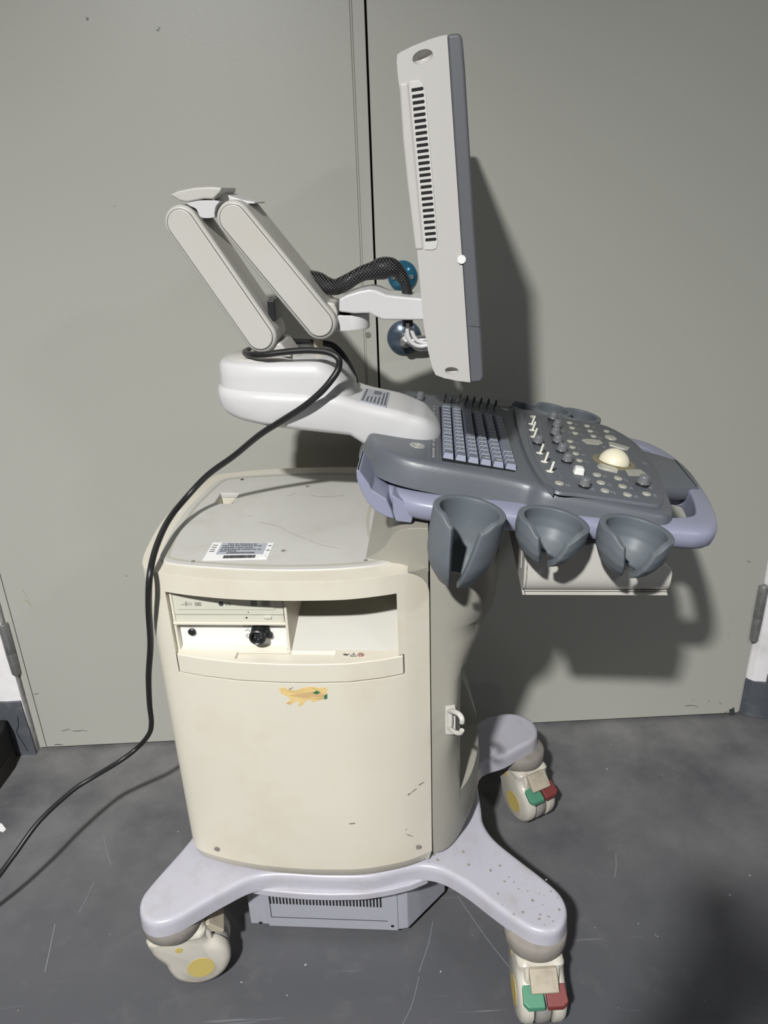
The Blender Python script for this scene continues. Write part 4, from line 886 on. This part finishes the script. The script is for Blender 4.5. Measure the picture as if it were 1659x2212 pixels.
# link 1 foot and small post
MB().prism([(B1[0]-.004, B1[1]-.018), (B1[0]+.03, B1[1]-.012), (B1[0]+.046, 1.112), (B1[0]-.03, 1.112)], XZ, -.040, .040).build('link_foot', offwhite, um, bevel=.004)
c = lY(688, 750, .0); MB().lathe([(0, 1.107), (.0075, 1.107), (.0075, 1.150), (0, 1.150)], 20, lambda p: (c[0]+p[0], p[1]+.0, p[2])).build('support_post', mat('aged_metal_post', (170, 162, 145), .5), um)
# wrist
slab('wrist_block', [(700, 652), (722, 655), (729, 672), (729, 715), (722, 718), (700, 712)], -.030, .030, -.03, offwhite, um, .003, smooth=False)
cw = lY(762, 700, -.0)
zt1, zb1_ = lY(760, 682, -.03)[2], lY(760, 716, -.03)[2]
b = MB(); b.lathe([(0, zt1), (.026, zt1), (.0265, zt1-.002), (.0265, zb1_+.002), (.025, zb1_), (0, zb1_)], 36, lambda p: (cw[0]+.001+p[0], p[1], p[2]))
b.prism([(cw[0]-.040, -.027), (cw[0], -.0265), (cw[0], .0265), (cw[0]-.040, .027)], XY, zb1_, zt1)
b.build('pivot', white, um, bevel=.0015, seg=2)
slab('monitor_bracket', [(732, 646), (750, 637), (775, 629), (797, 625), (812, 627), (835, 637), (860, 640), (915, 645), (919, 692), (880, 692), (827, 691), (812, 685), (797, 677), (765, 678), (732, 674)], -.036, .036, -.036, white, um, .0035, smooth=False)
# sleeve cable
sp = [(670, 600), (688, 606), (705, 616), (725, 620), (745, 612), (765, 600), (785, 590), (805, 585), (825, 580), (845, 578), (862, 588), (871, 605)]
srad = [.012, .0135, .0135, .0125, .0125, .0115, .012, .014, .017, .015, .0105, .0095]
sy = [.03, .02, .012, .006, .0, .0, 0, 0, 0, 0, .002, .004]
pts = [np.append(lY(*p, y), r) for p, y, r in zip(sp, sy, srad)]; q_ = cr(pts, 6, False)
MB().tube([tuple(p[:3]) for p in q_], [p[3] for p in q_], 18).build('braided_sleeve', sleevem, um, sharp=80)
tb = [lY(868, 598, .004), lY(876, 615, .004), lY(880, 640, .004), lY(880, 670, .003), lY(881, 705, 0)]
MB().tube([tuple(p) for p in cr(tb, 5, False)], .0085, 14).build('rubber_sleeve', blackm, um, sharp=80)
for off, pth in enumerate(([(881, 698), (880, 715), (884, 732), (895, 744), (910, 748), (930, 744)], [(884, 700), (890, 716), (896, 730), (906, 738), (925, 742)], [(878, 700), (878, 725), (888, 742), (905, 754), (930, 752)])):
    MB().tube([tuple(lY(*p, -.006+.006*off)) for p in cr(pth, 5, False)], .0034, 10).build('monitor_lead', white, um, sharp=80)
# ================================================================ monitor
ym0, ym1 = -.19, .20
mp_ = lambda pts: [tuple(lY(*p, ym0)[[0, 2]]) for p in pts]
hs_ = mp_([(858, 118), (866, 112), (890, 100), (925, 86), (950, 78), (966, 75), (1016, 826), (990, 823), (960, 817), (941, 810), (934, 795), (924, 755), (915, 700), (908, 620), (901, 542), (894, 460), (880, 330), (866, 210), (860, 170), (857, 135)])
mon = MB().prism(hs_, XZ, ym0, ym1).build('monitor', monm, um)
def recess(px, py, a, bb_, tilt):
    c = lY(px, py, ym0); m_ = MB(); R = Matrix.Rotation(tilt, 4, 'Y')
    prof = [(math.cos(t)*1.0, math.sin(t)) for t in np.linspace(-math.pi/2+.02, math.pi/2-.02, 14)]
    m_.lathe(prof, 32, lambda p: tuple(Vector((c[0], ym0, c[2]))+R@Vector((p[0]*a, p[1]*.012, p[2]*bb_)))); return tmp(m_)
cut(mon, recess(913, 123, .0125, .0075, -.25), recess(976, 801, .0095, .0052, .1))
finish(mon, bevel=.005, seg=4, sharp=40)
bz = mp_([(966, 74), (994, 71), (999, 84), (1004, 140), (1022, 440), (1041, 740), (1045, 812), (1040, 825), (1017, 827)])
mb_ = MB().prism(bz, XZ, ym0-.002, ym1+.002)
bez = mb_.build('bezel', mat('dark_grey_bezel', (92, 94, 99), .4, .02), mon, bevel=.004, seg=3)
# screen face: lies on the bezel's front
fa, fb = np.array(bz[3]), np.array(bz[5]); nrm = np.array([fb[1]-fa[1], -(fb[0]-fa[0])]); nrm /= np.linalg.norm(nrm); nrm = nrm if nrm[0] > 0 else -nrm
b = MB(); a_, c_ = fa+nrm*.0006, fb+nrm*.0006; a2, c2 = fa-nrm*.01, fb-nrm*.01
b.add([(a_[0], -.165, a_[1]), (a_[0], .175, a_[1]), (c_[0], .175, c_[1]), (c_[0], -.165, c_[1]), (a2[0], -.165, a2[1]), (a2[0], .175, a2[1]), (c2[0], .175, c2[1]), (c2[0], -.165, c2[1])], [(0, 1, 2, 3), (4, 5, 6, 7), (0, 1, 5, 4), (1, 2, 6, 5), (2, 3, 7, 6), (3, 0, 4, 7)])
b.build('screen', glassb, mon)
p_ = mp_([(1015, 703), (1040, 705)]); MB().prism([p_[0], p_[1], (p_[1][0], p_[1][1]-.001), (p_[0][0], p_[0][1]-.001)], XZ, ym0-.0024, ym0-.0018).build('bezel_seam', printd, bez)
v1 = mp_([(884, 176), (905, 173), (914, 180), (920, 200), (946, 525), (943, 537), (934, 540), (917, 540)])
vent = MB().prism(v1, XZ, ym0-.0012, ym0+.004).build('vent_panel', mat('pale_vent_plastic', (199, 197, 193), .42, .02), mon, bevel=.001)
v0 = mp_([(862, 179), (883, 176), (916, 540), (897, 541), (880, 400), (870, 300)])
MB().prism(v0, XZ, ym0-.0016, ym0+.06).build('rear_vent_cover', mat('pale_rear_plastic', (188, 185, 181), .42, .02), mon, bevel=.0035)
b = MB(); NS = 26
for i in range(NS):
    t = i/(NS-1); t2 = t**.97; xl_, yl_ = 889+(919-889)*t2, 195+(518-195)*t2; xr2, yr2 = 915+(943-915)*t2, 191+(516-191)*t2
    a = lY(xl_, yl_, ym0)[[0, 2]]; c = lY(xr2, yr2, ym0)[[0, 2]]; h_ = .0017
    b.prism([(a[0], a[1]-h_), (c[0]-.001, c[1]-h_), (c[0], c[1]), (c[0]-.001, c[1]+h_), (a[0], a[1]+h_)], XZ, ym0-.0018, ym0-.0008)
b.build('vent_slots', dark, vent)
c = lY(997, 560, ym0); MB().prism(ell(c[0], c[2], .0055, .0055, 24), XZ, ym0-.0028, ym0-.0015).build('round_sticker', paperw, mon)
# ================================================================ power cord: a thing of its own, hung over the arm
def wl(px, py, y): return tuple(W(lY(px, py, y)))
c1 = [wl(770, 832, .06), wl(762, 806, .05), wl(744, 772, .035), wl(722, 748, .03), (wl(700, 741, .03)), wl(665, 738, .045), wl(625, 737, .06), wl(585, 742, .078), wl(550, 752, .062), wl(530, 760, .0),
      wl(540, 766, -.050), wl(570, 766, -.064), wl(610, 761, -.068), wl(660, 757, -.072), wl(705, 760, -.078), wl(730, 773, -.084), wl(731, 796, -.086), wl(715, 822, -.092), wl(690, 850, -.093), wl(655, 879, -.090), wl(610, 908, -.080), wl(560, 940, -.060),
      wl(505, 985, -.034), wl(450, 1025, -.028), wl(405, 1072, -.040), wl(365, 1122, -.100), wl(338, 1180, -.180), wl(324, 1240, -.238), wl(321, 1310, -.236), wl(325, 1390, -.20), (wl(321, 1460, -.15)), wl(323, 1520, -.09), wl(327, 1560, -.035), wl(322, 1585, -.005), wl(300, 1612, .022), (-.562, 1.272, .245), (-.623, 1.258, .215), (-.66, 1.234, .204), (-.707, 1.169, .189), (-.749, 1.112, .150), (-.80, 1.07, .10), (-.88, 1.03, .04), (-1.0, .98, .006), (-1.3, .9, .006)]
tag(MB().tube([tuple(p) for p in cr(c1, 7, False)], .0052, 12).build('power_cord', cordm, sharp=80), 'long black power cord looped over the arm and trailing to the floor', 'cord')
c2_ = [wl(796, 905, .2), wl(796, 930, .2), wl(794, 965, .2), wl(788, 1010, .2), wl(786, 1040, .2)]
MB().tube([tuple(lY(*p, .15)) for p in [(797, 895), (796, 930), (793, 970), (788, 1020)]], .005, 10).build('console_cable', cordm, um, sharp=80)

tag(bez, 'dark grey screen bezel'); tag(tray, 'off-white tray hanging under the console'); tag(base, 'pale lilac-grey four-armed base with chipped paint')
# nothing deeper than thing > part > sub-part (the parents skipped here have no transform of their own)
for part in list(um.children):
    for sub in list(part.children):
        for deep in list(sub.children): deep.parent = part
